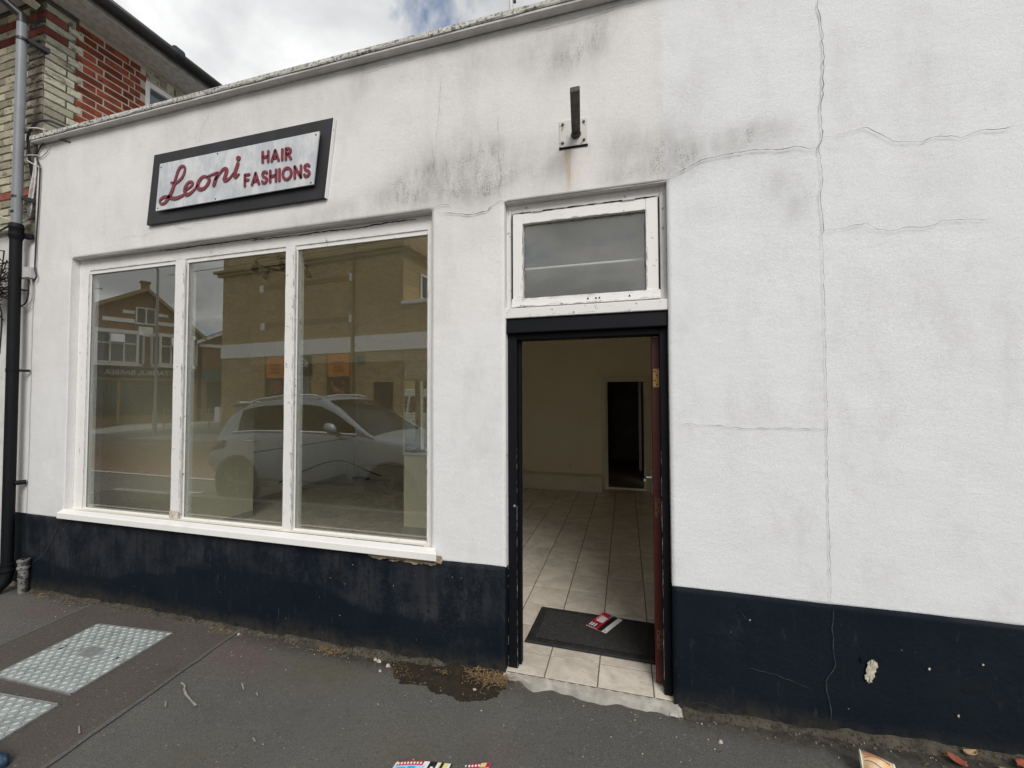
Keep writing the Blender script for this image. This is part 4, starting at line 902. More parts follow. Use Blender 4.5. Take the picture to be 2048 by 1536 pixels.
b = MB(); b.lathe([(.040, .0), (.050, -.003), (.050, -.016), (.044, -.022), (.046, -.05), (.051, -.054), (.051, -.068), (.044, -.075), (.043, -.10)], (PX+.028, PY, .205), 'z', 20); b.obj('collar', 'black_iron', dp, smooth=True)
b = MB(); b.tube([(PX+.028, PY, .12), (PX+.026, PY-.012, .05), (PX+.01, PY-.05, .005), (PX-.02, PY-.10, -.005)], [.043, .045, .046, .046], 18, caps=False); b.obj('shoe', 'black_iron', dp, smooth=True)
st = empty('pipe_stub', label='short old pipe stub with peeling white paint at the wall foot', cat='pipe stub')
b = MB(); b.lathe([(.028, -.06), (.030, -.02), (.030, .07), (.034, .08), (.034, .092), (.031, .097), (.034, .103), (.034, .115), (.030, .125), (.031, .16), (.040, .165), (.040, .18), (.034, .186), (.034, .22), (.041, .225), (.041, .24), (.02, .243)], (-4.965, -.045, -.005), 'z', 16); b.obj('pipe', 'peeled_iron', st, smooth=True)
def wire(name, pts, r, mat, label, cat='cable', grp=None, sub=6):
    P = [Vector(p) for p in pts]; o = []; n = len(P)
    for i in range(n-1):
        a, b_, c, d = P[max(i-1, 0)], P[i], P[i+1], P[min(i+2, n-1)]
        for k in range(sub): t = k/sub; o.append(.5*((2*b_)+(c-a)*t+(2*a-5*b_+4*c-d)*t*t+(3*b_-a-3*c+d)*t**3))
    o.append(P[-1]); b = MB(); b.tube(o, r, 8); ob = b.obj(name, mat, None, smooth=True); return tag(ob, label, cat, grp)
cv = lambda pts, y: [(x, y, z) for x, z in pts]
wire('cable', [(-5.16, .02, 3.62), (-5.155, -.005, 3.80), (-5.145, -.02, 3.93), (-5.10, -.03, 4.0), (-5.0, -.035, 4.055), (-4.868, -.03, 4.05), (-4.734, -.02, 3.995), (-4.66, .0, 3.962)], .0105, 'black_plastic', 'thick black cable arching over the left end of the coping')
wire('cable', [(-5.22, -.03, 3.995), (-5.13, -.04, 4.015), (-5.0, -.04, 4.0), (-4.89, -.03, 3.968)], .006, 'cable_white', 'short white cable lying over the coping end')
wire('cable', [(-5.02, -.02, 3.868), (-5.03, -.018, 3.80), (-5.04, -.014, 3.765), (-4.985, -.014, 3.664), (-4.98, -.014, 3.61), (-4.985, -.014, 3.363), (-5.0, -.014, 3.052), (-5.008, -.014, 2.786), (-4.992, -.016, 2.72), (-4.972, -.02, 2.675), (-5.0, -.022, 2.642)], .0058, 'black_plastic', 'long black cable clipped down the left edge of the white wall into the grey box')
wire('cable', [(-4.61, -.006, 3.826), (-4.73, -.012, 3.868), (-4.83, -.014, 3.882), (-4.93, -.014, 3.872), (-5.0, -.014, 3.83), (-5.035, -.012, 3.77)], .005, 'black_plastic', 'thin black cable curving under the coping to the corner')
wire('cable', [(-4.92, -.008, 3.87), (-4.885, -.01, 3.84), (-4.90, -.01, 3.79), (-4.97, -.01, 3.755), (-5.02, -.012, 3.76)], .0035, 'cable_grey', 'thin grey wire looped under the coping end', sub=8)
wire('cable', [(-5.0, -.012, 3.77), (-5.126, -.03, 3.78), (-5.138, -.03, 3.745), (-5.05, -.02, 3.69), (-4.975, -.014, 3.655)], .0045, 'cable_white', 'white wire with a sharp loop beside the grey drainpipe')
for k, (dx, mt, nm) in enumerate(((0, 'cable_white', 'white cable in the bundle hanging at the corner, outermost'), (-.014, 'cable_grey', 'grey cable in the middle of the corner bundle'), (-.028, 'cable_white', 'slack white cable bowing out of the corner bundle'))):
    wire('cable', [(-5.035+dx*.3, -.016, 3.75), (-5.04+dx, -.014, 3.62), (-5.06+dx*1.2, -.012-.004*k, 3.47), (-5.085+dx*1.6, -.01, 3.36), (-5.11+dx*1.5, -.002, 3.29), (-5.16+dx, .01, 3.235), (-5.23, .0, 3.20)], .0062, mt, nm, grp='cables bundled at the corner')
wire('cable', [(-5.20, .04, 3.9), (-5.21, .035, 3.6), (-5.20, .035, 3.38), (-5.24, .03, 3.25)], .005, 'cable_grey', 'grey cable running down the dark brick behind the drainpipe')
wire('cable', [(-5.9, -.05, 3.33), (-5.55, -.05, 3.28), (-5.30, -.03, 3.215), (-5.17, -.01, 3.19)], .005, 'cable_white', 'white wire sloping across the yellow brick to the drainpipe')
wire('cable', [(-5.9, -.04, 3.12), (-5.5, -.05, 3.12), (-5.3, -.05, 3.155), (-5.2, -.06, 3.175)], .008, 'black_plastic', 'black cable passing behind the top of the iron pipe')
wire('cable', [(-5.055, -.03, 2.655), (-5.062, -.025, 2.56), (-5.075, -.025, 2.48), (-5.10, -.03, 2.44), (-5.15, -.04, 2.415)], .006, 'black_plastic', 'black cable curving from the grey box behind the iron pipe')
wire('cable', [(-5.022, -.03, 2.655), (-5.016, -.022, 2.56), (-5.025, -.022, 2.48), (-5.06, -.025, 2.435), (-5.12, -.035, 2.415)], .005, 'cable_grey', 'grey cable curving from the grey box, nearer the window')
jb = empty('junction_box', label='small grey junction box on the wall left of the window', cat='junction box')
b = MB(); b.box(-5.135, -5.012, -.044, .004, 2.665, 2.765); bx = b.obj('box_body', 'box_grey', jb, bevel=.005)
b = MB(); b.box(-5.13, -5.016, -.050, -.0445, 2.67, 2.762); b.obj('box_lid', 'box_grey', jb, bevel=.004)
cr_ = MB()
for k in range(150):
    a = rnd.uniform(0, 6.28); p = Vector((-5.40, -.12, 2.62)); q_ = [p+Vector((rnd.gauss(0, .06), rnd.gauss(0, .035), rnd.gauss(0, .10)))]
    d = Vector((rnd.gauss(0, 1), rnd.gauss(0, .7), rnd.gauss(0, 1))).normalized()*.045
    for j in range(3): d = (d+Vector((rnd.gauss(0, .02), rnd.gauss(0, .02), rnd.gauss(0, .02)))); q_.append(q_[-1]+d)
    cr_.tube(q_, .005, 4)
tag(cr_.obj('dead_creeper', 'twig'), 'dark tangle of dead creeper left of the black iron pipe', 'creeper')
wire('cable', [(-5.33, -.07, 2.0), (-5.315, -.07, 2.32), (-5.33, -.08, 2.42), (-5.38, -.1, 2.5)], .006, 'black_plastic', 'black cable hanging below the dead creeper tangle')
b = MB(); b.tube([(-1.198, 2.0, 3.7), (-1.198, 2.0, 6.4)], .022, 10); ae = b.obj('aerial_pole', 'cable_white', None, smooth=True); tag(ae, 'thin white aerial pole rising behind the coping', 'aerial')
b = MB(); b.box(-1.17, -1.14, 1.99, 2.01, 6.06, 6.10); b.obj('clamp', 'black_plastic', ae)
# ================================================================== SHOP INTERIOR
floor = MB(); floor.box(-5.6, .62, .010, 5.02, -.2, -.0022); floor = tag(floor.obj('shop_floor', 'grout'), kind='structure')
TS, GAP = .3, .0048
def tile_mesh(w_, d_):
    b = MB(); h = .004; b.hexa([(-w_/2, -d_/2, -.006), (w_/2, -d_/2, -.006), (w_/2, d_/2, -.006), (-w_/2, d_/2, -.006), (-w_/2+.002, -d_/2+.002, 0), (w_/2-.002, -d_/2+.002, 0), (w_/2-.002, d_/2-.002, 0), (-w_/2+.002, d_/2-.002, 0)])
    me = b.mesh('floor_tile'); me.materials.append(MATS['floor_tile']); return me
TM = tile_mesh(TS-GAP, TS-GAP); TMF = tile_mesh(TS-GAP, .2186-.013-GAP/2)
rest = MB()
def seen(x, y):
    for dx in (-.15, 0, .15):
        px = (x+dx)*2.354/(y+2.354)          # where the sight line to the camera crosses the facade
        pz = 1.613*(1-2.354/(y+2.354))
        if -.72 < px < .26 or (-4.6 < px < -1.15 and pz > .5): return True
    return False
nt_ = 0
for j in range(-4, 15):
    for i in range(-17, 5):
        y0 = .8186+TS*(j-1)-0; x0 = -.7672+TS*i
        if y0+TS < .02 or y0 > 4.95 or x0 < -5.6 or x0+TS > .7: continue
        if y0 < .0:
            c = ((x0+TS/2), (.013+.2186)/2)
            if y0+TS < .2: continue
            me = TMF
        else: c = (x0+TS/2, y0+TS/2); me = TM
        if seen(*c) and nt_ < 298:
            o = bpy.data.objects.new('floor_tile', me); COL.objects.link(o); o.parent = floor; o.location = (c[0], c[1], rnd.uniform(-.0006, .0006)); nt_ += 1
        else: rest.box(c[0]-TS/2+GAP/2, c[0]+TS/2-GAP/2, c[1]-.1, c[1]+.1, -.006, -.0005)
o = rest.obj('floor_tiles_out_of_view', 'floor_tile', floor); o['kind'] = 'stuff'; o.name = 'floor_tile_remainder'
CZ = 3.30
def struct(b, name, mat, **k): return tag(b.obj(name, mat, None, **k), kind='structure')
b = MB(); b.box(-5.6, .66, .24, 5.0, CZ, CZ+.05); struct(b, 'shop_ceiling', 'ceiling_paint')
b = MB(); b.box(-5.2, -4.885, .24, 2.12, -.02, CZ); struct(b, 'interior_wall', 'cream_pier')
b = MB(); b.box(-5.6, -5.40, 2.12, 5.2, .78, CZ); struct(b, 'interior_wall', 'cream_wall')
b = MB(); b.box(-5.6, -5.40, 2.121, 5.2, -.02, .78); struct(b, 'wall_dado', 'white_panel')
b = MB(); b.box(-5.41, -5.385, 2.125, 5.0, .775, .79); struct(b, 'dado_rail', 'dark_wood')
b = MB(); b.box(-5.6, -.405, 5.0, 5.2, -.02, CZ); b.box(.40, .66, 5.0, 5.2, -.02, CZ); b.box(-.405, .40, 5.0, 5.2, 1.955, CZ); struct(b, 'back_wall', 'cream_wall')
b = MB(); b.box(.60, .66, .24, 5.2, -.02, CZ); struct(b, 'interior_wall', 'cream_wall')
# return wall with the header that closes off the window bay
b = MB(); b.box(-4.885, -1.75, 2.05, 2.17, 2.055, CZ); struct(b, 'bulkhead', 'cream_wall')
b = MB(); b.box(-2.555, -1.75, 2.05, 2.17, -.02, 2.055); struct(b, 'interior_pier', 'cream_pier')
b = MB()
for k in range(6): b.box(-2.565+k*.2, -2.565+k*.2+.197, 2.036, 2.05, .0, .075)
struct(b, 'skirting', 'skirting_tile')
b = MB()
for k in range(9): b.box(-4.886, -4.872, .26+k*.206, .26+k*.206+.203, .0, .085)
for k in range(13): b.box(-5.40, -5.386, 2.14+k*.206, 2.14+k*.206+.203, .0, .085)
struct(b, 'skirting', 'skirting_tile')
b = MB(); b.box(-5.39, -.384, 4.72, 4.999, 0., .25); struct(b, 'boxing', 'cream_trim', bevel=.004)
# inner doorway and dark corridor
ar = empty('inner_doorway', label='pale framed inner doorway opening to a dark corridor at the back', cat='doorway')
for x0, x1, z0, z1 in ((-.405, -.335, 0, 1.955), (.335, .405, 0, 1.955), (-.335, .335, 1.865, 1.955)):
    b = MB(); b.box(x0, x1, 4.978, 5.21, z0, z1); b.obj('architrave', 'cream_trim', ar, bevel=.005)
b = MB(); b.box(-.335, -.305, 5.05, 5.20, 0, 1.865); b.box(.305, .335, 5.05, 5.2, 0, 1.865); b.obj('door_lining', 'cream_trim', ar)
b = MB(); b.box(-.9, -.6, 5.2, 9, 0, 2.6); b.box(.75, 1.0, 5.2, 9, 0, 2.6); b.box(-.9, 1.0, 8.6, 9, 0, 2.6); b.box(-.9, 1.0, 5.2, 9, 2.5, 2.6); b.box(-.9, 1.0, 5.2, 9, -.1, -.005); struct(b, 'corridor', 'dark_room')
b = MB(); b.box(.26, .31, 6.4, 6.44, .1, 1.95); o = b.obj('corridor_door_edge', 'cream_trim'); tag(o, kind='structure')
b = MB(); b.box(-.55, -.52, 5.3, 6.1, 0, 1.95); idr = b.obj('corridor_door', 'dark_wood'); tag(idr, 'dark brown door folded back inside the unlit corridor', 'door')
b = MB(); b.tube([(-.50, 6.0, 1.05), (-.50, 5.9, 1.05)], .01, 8); b.obj('handle', 'chrome', idr)
# sockets, pipe, cable, mirror, spotlights
so = empty('wall_socket', label='small white socket above the boxing on the back wall seen through the door', cat='socket')
b = MB(); b.box(-.99, -.92, 4.985, 4.999, .33, .40); b.obj('face_plate', 'cream_trim', so, bevel=.004); b = MB(); b.box(-.965, -.952, 4.985, 4.998, .25, .33); b.obj('conduit', 'cream_trim', so)
so = empty('wall_socket', label='socket on the boxing at the left edge of the open doorway', cat='socket')
b = MB(); b.box(-1.92, -1.77, 4.96, 4.999, .25, .31); b.obj('face_plate', 'cream_trim', so, bevel=.004)
so = empty('wall_socket', label='white socket low on the white dado seen through the right pane', cat='socket')
b = MB(); b.box(-5.40, -5.388, 3.15, 3.30, .30, .38); b.obj('face_plate', 'white_panel', so, bevel=.004)
b = MB(); b.tube([(-5.12, 4.66, .0), (-5.12, 4.66, 3.25)], .022, 10); o = b.obj('riser_pipe', 'white_panel', smooth=True); tag(o, 'white vertical pipe in the far corner behind the window', 'pipe')
wire('cable', [(-5.375, 3.05, .24), (-5.37, 3.6, .34), (-5.36, 4.1, .40), (-5.3, 4.5, .37), (-5.1, 4.66, .25), (-4.8, 4.7, .13), (-4.6, 4.7, .08)], .012, 'black_plastic', 'black cable drooping along the white dado inside the shop')
b = MB(); b.tube([(-5.16, 4.62, .02), (-5.0, 4.6, .05), (-4.8, 4.62, .02)], .03, 8); tag(b.obj('cable_coil', 'black_plastic', smooth=True), 'small heap of black cable on the tiles at the far corner', 'cable')
mr = empty('wall_mirror', label='bright mirror on the pier at the right edge of the window', cat='mirror')
b = MB(); ang = R(.75); dz = (1.80-.945)*math.tan(ang)
b.hexa([(-2.535, 2.030, .945), (-1.80, 2.030, .945), (-1.80, 2.045, .945), (-2.535, 2.045, .945), (-2.535, 2.030-dz, 1.80), (-1.80, 2.030-dz, 1.80), (-1.80, 2.045-dz, 1.80), (-2.535, 2.045-dz, 1.80)]); b.obj('mirror_glass', 'mirror', mr)
b = MB(); b.box(-2.548, -1.78, 2.018, 2.049, .925, .943); b.obj('ledge', 'white_panel', mr, bevel=.003)
b = MB(); b.box(-2.549, -2.537, 2.02, 2.049, .943, 1.83); b.obj('edge', 'white_panel', mr)
def spots(loc, label):
    e = empty('spotlight_ring', loc, label=label, cat='ceiling light', group='ring spotlights')
    b = MB(); b.tube([(.27*math.cos(2*math.pi*k/28), .27*math.sin(2*math.pi*k/28), -.10) for k in range(29)], .011, 8); b.obj('ring', 'black_iron', e, smooth=True)
    b = MB(); b.lathe([(0, 0), (.06, 0), (.06, -.025), (.0, -.03)], (0, 0, 0), 'z', 14); b.tube([(0, 0, 0), (0, 0, -.10)], .007, 6); b.tube([(-.27, 0, -.10), (.27, 0, -.10)], .007, 6); b.obj('ceiling_rose', 'black_iron', e)
    for k in range(5):
        a = 2*math.pi*k/5+.4; p = Vector((.27*math.cos(a), .27*math.sin(a), -.10)); d = Vector((.5*math.cos(a+1), .5*math.sin(a+1), -1)).normalized()
        b = MB(); q_ = p+Vector((0, 0, -.045)); b.tube([p, q_], .006, 6); b.tube([q_, q_+d*.03, q_+d*.035, q_+d*.10], [.018, .02, .033, .036], 10); b.obj('spotlight', 'black_iron', e, smooth=True)
spots((-3.95, 1.62, CZ), 'black ring of spotlights hanging in the window bay')
spots((-3.9, 3.9, 2.62), 'black ring of spotlights hanging lower in the back room')
b = MB(); b.tube([(-3.9, 3.9, 2.62), (-3.9, 3.9, CZ)], .006, 6); tag(b.obj('light_flex', 'black_iron'), 'thin flex holding the lower spotlight ring in the back room', 'cable')
b = MB(); b.box(-.63, .165, .155, .185, 2.412, 2.425); o = b.obj('blind_rail', 'white_panel', bevel=.004); tag(o, 'pale horizontal rail behind the dusty glass over the door', 'blind rail')

# ================================================================== ON THE FLOOR AND PAVEMENT
dm = empty('doormat', label='dark grey doormat with a ribbed rubber border on the shop tiles', cat='doormat')
q = [(-.655, .306), (.165, .288), (.197, .757), (-.632, .782)]
def lerpq(u, v): 
    a = Vector(q[0]).lerp(Vector(q[1]), u); c = Vector(q[3]).lerp(Vector(q[2]), u); return a.lerp(c, v)
b = MB(); N_ = 40
def mz(u, v):
    e = min(u*.82, (1-u)*.82, v*.47, (1-v)*.47); e0 = max(0, min(1, e/.014))
    rib = .003*(abs(((e*70) % 1)-.5)*2) if e < .055 else -.002
    return .002+.008*e0+rib
b.grid(121, 71, lambda u, v: (*lerpq(u, v), mz(u, v))); b.obj('border', 'mat_rubber', dm)
b = MB(); u0, v0 = .068, .118
b.grid(60, 40, lambda u, v: (*lerpq(u0+(1-2*u0)*u, v0+(1-2*v0)*v), .0125+.0022*rnd.random())); b.obj('pile', 'mat_pile', dm)
lf = empty('leaflet', label='pink, black and white leaflet lying on the doormat', cat='leaflet')
LQ = [(-.282, .590), (-.142, .516), (-.036, .723), (-.168, .792)]
def lq(u, v):
    a = Vector(LQ[0]).lerp(Vector(LQ[1]), u); c = Vector(LQ[3]).lerp(Vector(LQ[2]), u); return a.lerp(c, v)
def print_(name, u0, u1, v0, v1, mat, h): 
    b = MB(); b.grid(5, 5, lambda u, v: (*lq(u0+(u1-u0)*u, v0+(v1-v0)*v), .0165+h+.004*math.sin(2.2*(v0+(v1-v0)*v)+1.2*(u0+(u1-u0)*u)))); return b.obj(name, mat, lf)
b = MB(); b.grid(8, 8, lambda u, v: (*lq(u, v), .0165+.004*math.sin(2.2*v+1.2*u))); b.grid(8, 8, lambda u, v: (*lq(u, v), .0150+.004*math.sin(2.2*v+1.2*u))); b.obj('sheet', 'p_white', lf)
print_('print_block', 0, .56, .0, 1, 'p_crimson', .0006); print_('print_block', .56, .78, 0, 1, 'p_black', .0006); print_('print_block', .15, .48, .40, .74, 'p_white', .0012)
print_('print_block', .40, .56, .86, 1., 'p_teal', .0012); print_('print_block', .02, .42, .03, .32, 'p_black', .0011); print_('print_block', 0, .5, 0, .03, 'p_pink', .0012); print_('print_block', .06, .30, .46, .80, 'p_pink', .0010)
for k, u in enumerate((.06, .17, .29)): print_('print_block', u, u+.07, .08, .27, 'p_white', .0017)
print_('print_block', .85, .90, .05, .10, 'sign_board', .0006)
# brochure at the bottom edge
bf = empty('brochure', label='colourful brochure with red dotted edge lying on the asphalt at the bottom of the photo', cat='brochure')
BQ = [(-1.03, -.99), (-.61, -.87), (-.598, -.561), (-1.010, -.663)]
def bq(u, v):
    a = Vector(BQ[0]).lerp(Vector(BQ[1]), u); c = Vector(BQ[3]).lerp(Vector(BQ[2]), u); return a.lerp(c, v)
def bp(name, u0, u1, v0, v1, mat, h):
    b = MB(); b.grid(9, 5, lambda u, v: (*bq(u0+(u1-u0)*u, v0+(v1-v0)*v), -.030+h+.006*math.sin(7*(u0+(u1-u0)*u)))); return b.obj(name, mat, bf)
bp('sheet', 0, 1, 0, 1, 'p_white', 0)
bp('print_block', .02, .30, .93, 1, 'p_crimson', .0008); bp('print_block', .0, .33, .0, .93, 'p_sky', .0008); bp('print_block', .04, .14, .75, .90, 'p_blue', .0014); bp('print_block', .16, .24, .78, .91, 'p_blue', .0014)
bp('print_block', .36, .44, .85, 1, 'p_black', .0008); bp('print_block', .39, .42, .86, .92, 'p_white', .0014); bp('print_block', .46, .56, .80, 1, 'p_yellow', .0008); bp('print_block', .48, .51, .9, 1, 'p_black', .0013); bp('print_block', .58, .60, .4, 1, 'p_black', .0008); bp('print_block', .64, 1, .92, 1, 'p_crimson', .0008); bp('print_block', .64, .98, .1, .92, 'p_pink', .0008); bp('print_block', .90, .96, .93, 1, 'p_yellow', .0013)
b = MB()
for k in list(range(8))+list(range(19, 26)):
    u = .035+.034*k; c = bq(u, .962); z = -.030+.0016+.006*math.sin(7*u); b.add([(c.x+.0048*math.cos(a), c.y+.0062*math.sin(a), z) for a in [i*math.pi/4 for i in range(8)]], [tuple(range(8))])
b.obj('dot_print', 'p_white', bf)
# steel access covers
def cover(name, P, label):
    e = empty(name, label=label, cat='access cover', group='steel covers in the pavement')
    P = [Vector(p) for p in P]; Z = gz(-3, 0)+.014
    def pq(u, v): return P[0].lerp(P[1], u).lerp(P[3].lerp(P[2], u), v)
    b = MB()
    for z0, z1, d in ((Z-.03, Z, 0.),): b.hexa([(*p, z0) for p in P]+[(*p, z1) for p in P])
    b.obj('plate', 'galvanised', e, bevel=.003)
    b = MB()
    for a, c_ in ((0, 1), (1, 2), (2, 3), (3, 0)):
        d = (P[c_]-P[a]).normalized(); n_ = Vector((d.y, -d.x))*.008; A_, B_ = P[a]-d*.008, P[c_]+d*.008
        b.hexa([(*A_, Z-.03), (*B_, Z-.03), (*(B_+n_), Z-.03), (*(A_+n_), Z-.03), (*A_, Z+.0015), (*B_, Z+.0015), (*(B_+n_), Z+.0015), (*(A_+n_), Z+.0015)])
    b.obj('frame', 'zinc', e)
    b = MB(); ex = (P[1]-P[0]).normalized(); L1 = (P[1]-P[0]).length; L2 = (P[3]-P[0]).length; n1, n2 = int(L1/.030), int(L2/.030)
    for j in range(n2):
        for i in range(n1):
            u, v = (i+.5)/n1, (j+.5)/n2
            if .40 < u < .60 and .42 < v < .62: continue
            c = pq(u, v); a = R(45) if (i+j) % 2 else R(-45); d = Vector((math.cos(a), math.sin(a)))*.0145; n_ = Vector((-d.y, d.x)).normalized()*.0050
            b.add([(*(c-d), Z+.0005), (*(c+n_), Z+.0005), (*(c+d), Z+.0005), (*(c-n_), Z+.0005), (*(c-d*.5), Z+.0048), (*(c+n_*.4), Z+.0048), (*(c+d*.5), Z+.0048), (*(c-n_*.4), Z+.0048)], [(4, 5, 6, 7), (0, 1, 5, 4), (1, 2, 6, 5), (2, 3, 7, 6), (3, 0, 4, 7)])
    o = b.obj('tread', 'tread_steel', e); o['kind'] = 'stuff'
    b = MB(); b.hexa([(*pq(u, v), Z-.002) for u, v in ((.42, .44), (.58, .44), (.58, .60), (.42, .60))]+[(*pq(u, v), Z+.003) for u, v in ((.42, .44), (.58, .44), (.58, .60), (.42, .60))]); b.obj('badge_plate', 'zinc', e, bevel=.001)
    for u, v in ((.13, .52), (.87, .50)):
        c = pq(u, v); d = (P[3]-P[0]).normalized()*.022; n_ = Vector((-d.y, d.x)).normalized()*.007
        b = MB(); b.add([(*(c-d-n_), Z+.0012), (*(c-d+n_), Z+.0012), (*(c+d+n_), Z+.0012), (*(c+d-n_), Z+.0012)], [(0, 1, 2, 3)]); b.obj('key_slot', 'gap_dark', e)
cover('access_cover', [(-3.630, -.775), (-2.990, -.755), (-3.068, -.175), (-3.715, -.232)], 'whole galvanised chequer plate cover nearer the shop wall')
cover('access_cover', [(-3.52, -1.46), (-2.875, -1.42), (-2.955, -.835), (-3.60, -.885)], 'chequer plate cover cut off by the left edge of the photo')
# soil and weeds by the door
SP = [(-1.42, .0), (-1.408, -.05), (-1.36, -.131), (-1.26, -.205), (-1.118, -.178), (-1.032, -.228), (-.944, -.218), (-.87, -.250), (-.812, -.225), (-.713, -.186), (-.668, -.09), (-.69, .0)]
b = MB(); cx, cy_ = -.98, -.03
PS = []
for (x0, y0), (x1, y1) in zip(SP[:-1], SP[1:]):
    for k in range(8): t = k/8; rj = 1+rnd.uniform(-.035, .035); PS.append((cx+(x0+(x1-x0)*t-cx)*rj, (y0+(y1-y0)*t)*rj))
PS.append(SP[-1]); rings = 9
for r_ in range(rings+1):
    f = 1-r_/rings
    for x, y in PS:
        X, Y = cx+(x-cx)*f, cy_*0-.004+(y+.004)*f; b.v.append((X, Y, gz(X, Y)+.004+.020*(1-f**1.5)*float(vn(X, Y, 22, 3))+.010*(1-f)*max(0, 1+Y/.1)))
m_ = len(PS)
for r_ in range(rings):
    for k in range(m_-1): b.f.append((r_*m_+k, r_*m_+k+1, (r_+1)*m_+k+1, (r_+1)*m_+k)); b.mi.append(0)
o = b.obj('soil_heap', 'soil', smooth=2); tag(o, 'dark damp soil patch at the foot of the wall beside the door', 'soil', kind='stuff')
def weeds(name, mat, spots_, n, L0, L1, label, flat=.5):
    b = MB()
    for k in range(n):
        cx, cy_, r_ = spots_[k % len(spots_)]; x, y = cx+rnd.gauss(0, r_), min(-.008, cy_+rnd.gauss(0, r_*.45)); z = gz(x, y)+.008
        a = rnd.uniform(0, 6.28); l = rnd.uniform(L0, L1); up = rnd.uniform(.05, 1)*flat
        p0 = Vector((x, y, z)); p1 = p0+Vector((math.cos(a)*l*.5, math.sin(a)*l*.4, l*up)); p2 = p1+Vector((math.cos(a)*l*.5, math.sin(a)*l*.4, l*up*.2-l*.12))
        for p in (p1, p2): p.y = min(p.y, -.006); p.z = max(p.z, gz(p.x, p.y)+.006)
        b.tube([p0, p1, p2], [.0016, .0014, .0005], 3)
    tag(b.obj(name, mat), label, 'weeds', kind='stuff')
weeds('dry_weeds', 'straw', [(-.76, -.05, .05), (-.72, -.03, .04), (-.86, -.05, .05)], 190, .03, .10, 'dry straw coloured weeds at the foot of the wall by the door')
weeds('dry_weeds', 'straw', [(-1.05, -.04, .03), (-1.80, -.04, .07), (-1.9, -.05, .05), (-2.75, -.03, .08), (-4.3, -.05, .12), (-4.7, -.04, .08)], 230, .015, .055, 'scattered dead stalks along the wall foot', .25)
weeds('dry_weeds', 'green_weed', [(-2.0, -.06, .12), (-4.4, -.05, .15), (-1.3, -.1, .08), (.9, -.05, .4), (1.3, -.04, .2)], 150, .008, .03, 'sparse greenish weeds in the joint along the wall', .3)
def debris(name, mat, pts, s0, s1, label):
    b = MB()
    for x, y in pts:
        s_ = rnd.uniform(s0, s1); z = gz(x, y)+.004+s_*.3; bm = [(rnd.uniform(.6, 1.2), rnd.uniform(.5, 1.1)) for _ in range(6)]
        ring_ = [(x+s_*bm[k][0]*math.cos(k*math.pi/3), y+s_*bm[k][1]*.8*math.sin(k*math.pi/3)) for k in range(6)]
        b.add([(*p, z-s_*.5) for p in ring_]+[(x+(p[0]-x)*.6, y+(p[1]-y)*.6, z+s_*.35) for p in ring_], [tuple(range(6, 12))]+[(k, (k+1) % 6, 6+(k+1) % 6, 6+k) for k in range(6)])
    tag(b.obj(name, mat), label, 'debris', kind='stuff')
debris('paint_chips', 'chip_white', [(-1.0, -.08), (-.83, -.15), (-1.53, -.05), (-1.42, -.085), (-1.50, -.06), (-1.44, -.14), (-.92, -.12), (-2.62, -.05), (-.80, -.06), (.42, -.16)], .009, .016, 'white paint and plaster chips by the wall near the door')
debris('paint_chips', 'chip_white', [(rnd.uniform(-1.7, 1.4), -abs(rnd.gauss(0, .13))-.02) for _ in range(34)]+[(rnd.uniform(-4.8, -1.6), -abs(rnd.gauss(0, .16))-.02) for _ in range(30)]+[(rnd.uniform(-3, 1), rnd.uniform(-1, -.05)) for _ in range(26)], .0016, .0045, 'small pale chips and grit scattered over the asphalt')
debris('pebbles', 'pebble', [(rnd.uniform(-1.4, -.68), rnd.uniform(-.2, -.01)) for _ in range(150)]+[(-1.36, -.09), (-1.43, -.075)]+[(rnd.uniform(-5, 2.2), -abs(rnd.gauss(0, .05))-.005) for _ in range(240)], .003, .008, 'brown grit and pebbles along the wall foot')
b = MB()                                                    # pale chewed scrape marks on the asphalt
def gl(pts, w_):
    vs_ = []
    for k, (x, y) in enumerate(pts):
        a = pts[max(0, k-1)]; c = pts[min(len(pts)-1, k+1)]; d = Vector((c[0]-a[0], c[1]-a[1])).normalized(); ww = w_*rnd.uniform(.5, 1.1)/2
        vs_ += [(x-d.y*ww, y+d.x*ww, gz(x, y)+.0125), (x+d.y*ww, y-d.x*ww, gz(x, y)+.0125)]
    b.add(vs_, [(2*k, 2*k+1, 2*k+3, 2*k+2) for k in range(len(pts)-1)])
gl([(-2.49, -.531), (-2.455, -.54), (-2.438, -.547), (-2.42, -.565), (-2.364, -.595), (-2.30, -.618), (-2.229, -.642)], .012)
gl([(-2.15, -.44), (-2.12, -.46), (-2.09, -.48)], .009); gl([(-2.42, -.66), (-2.38, -.69)], .007); gl([(-2.0, -.48), (-1.97, -.50)], .008); gl([(-1.75, -.73), (-1.72, -.745)], .008); gl([(-2.66, -.9), (-2.6, -.93)], .007); gl([(1.02, -.12), (1.06, -.115), (1.09, -.13)], .005)
tag(b.obj('asphalt_scrape', 'scrape'), 'pale scrape marks on the asphalt', 'scrapes', kind='stuff')
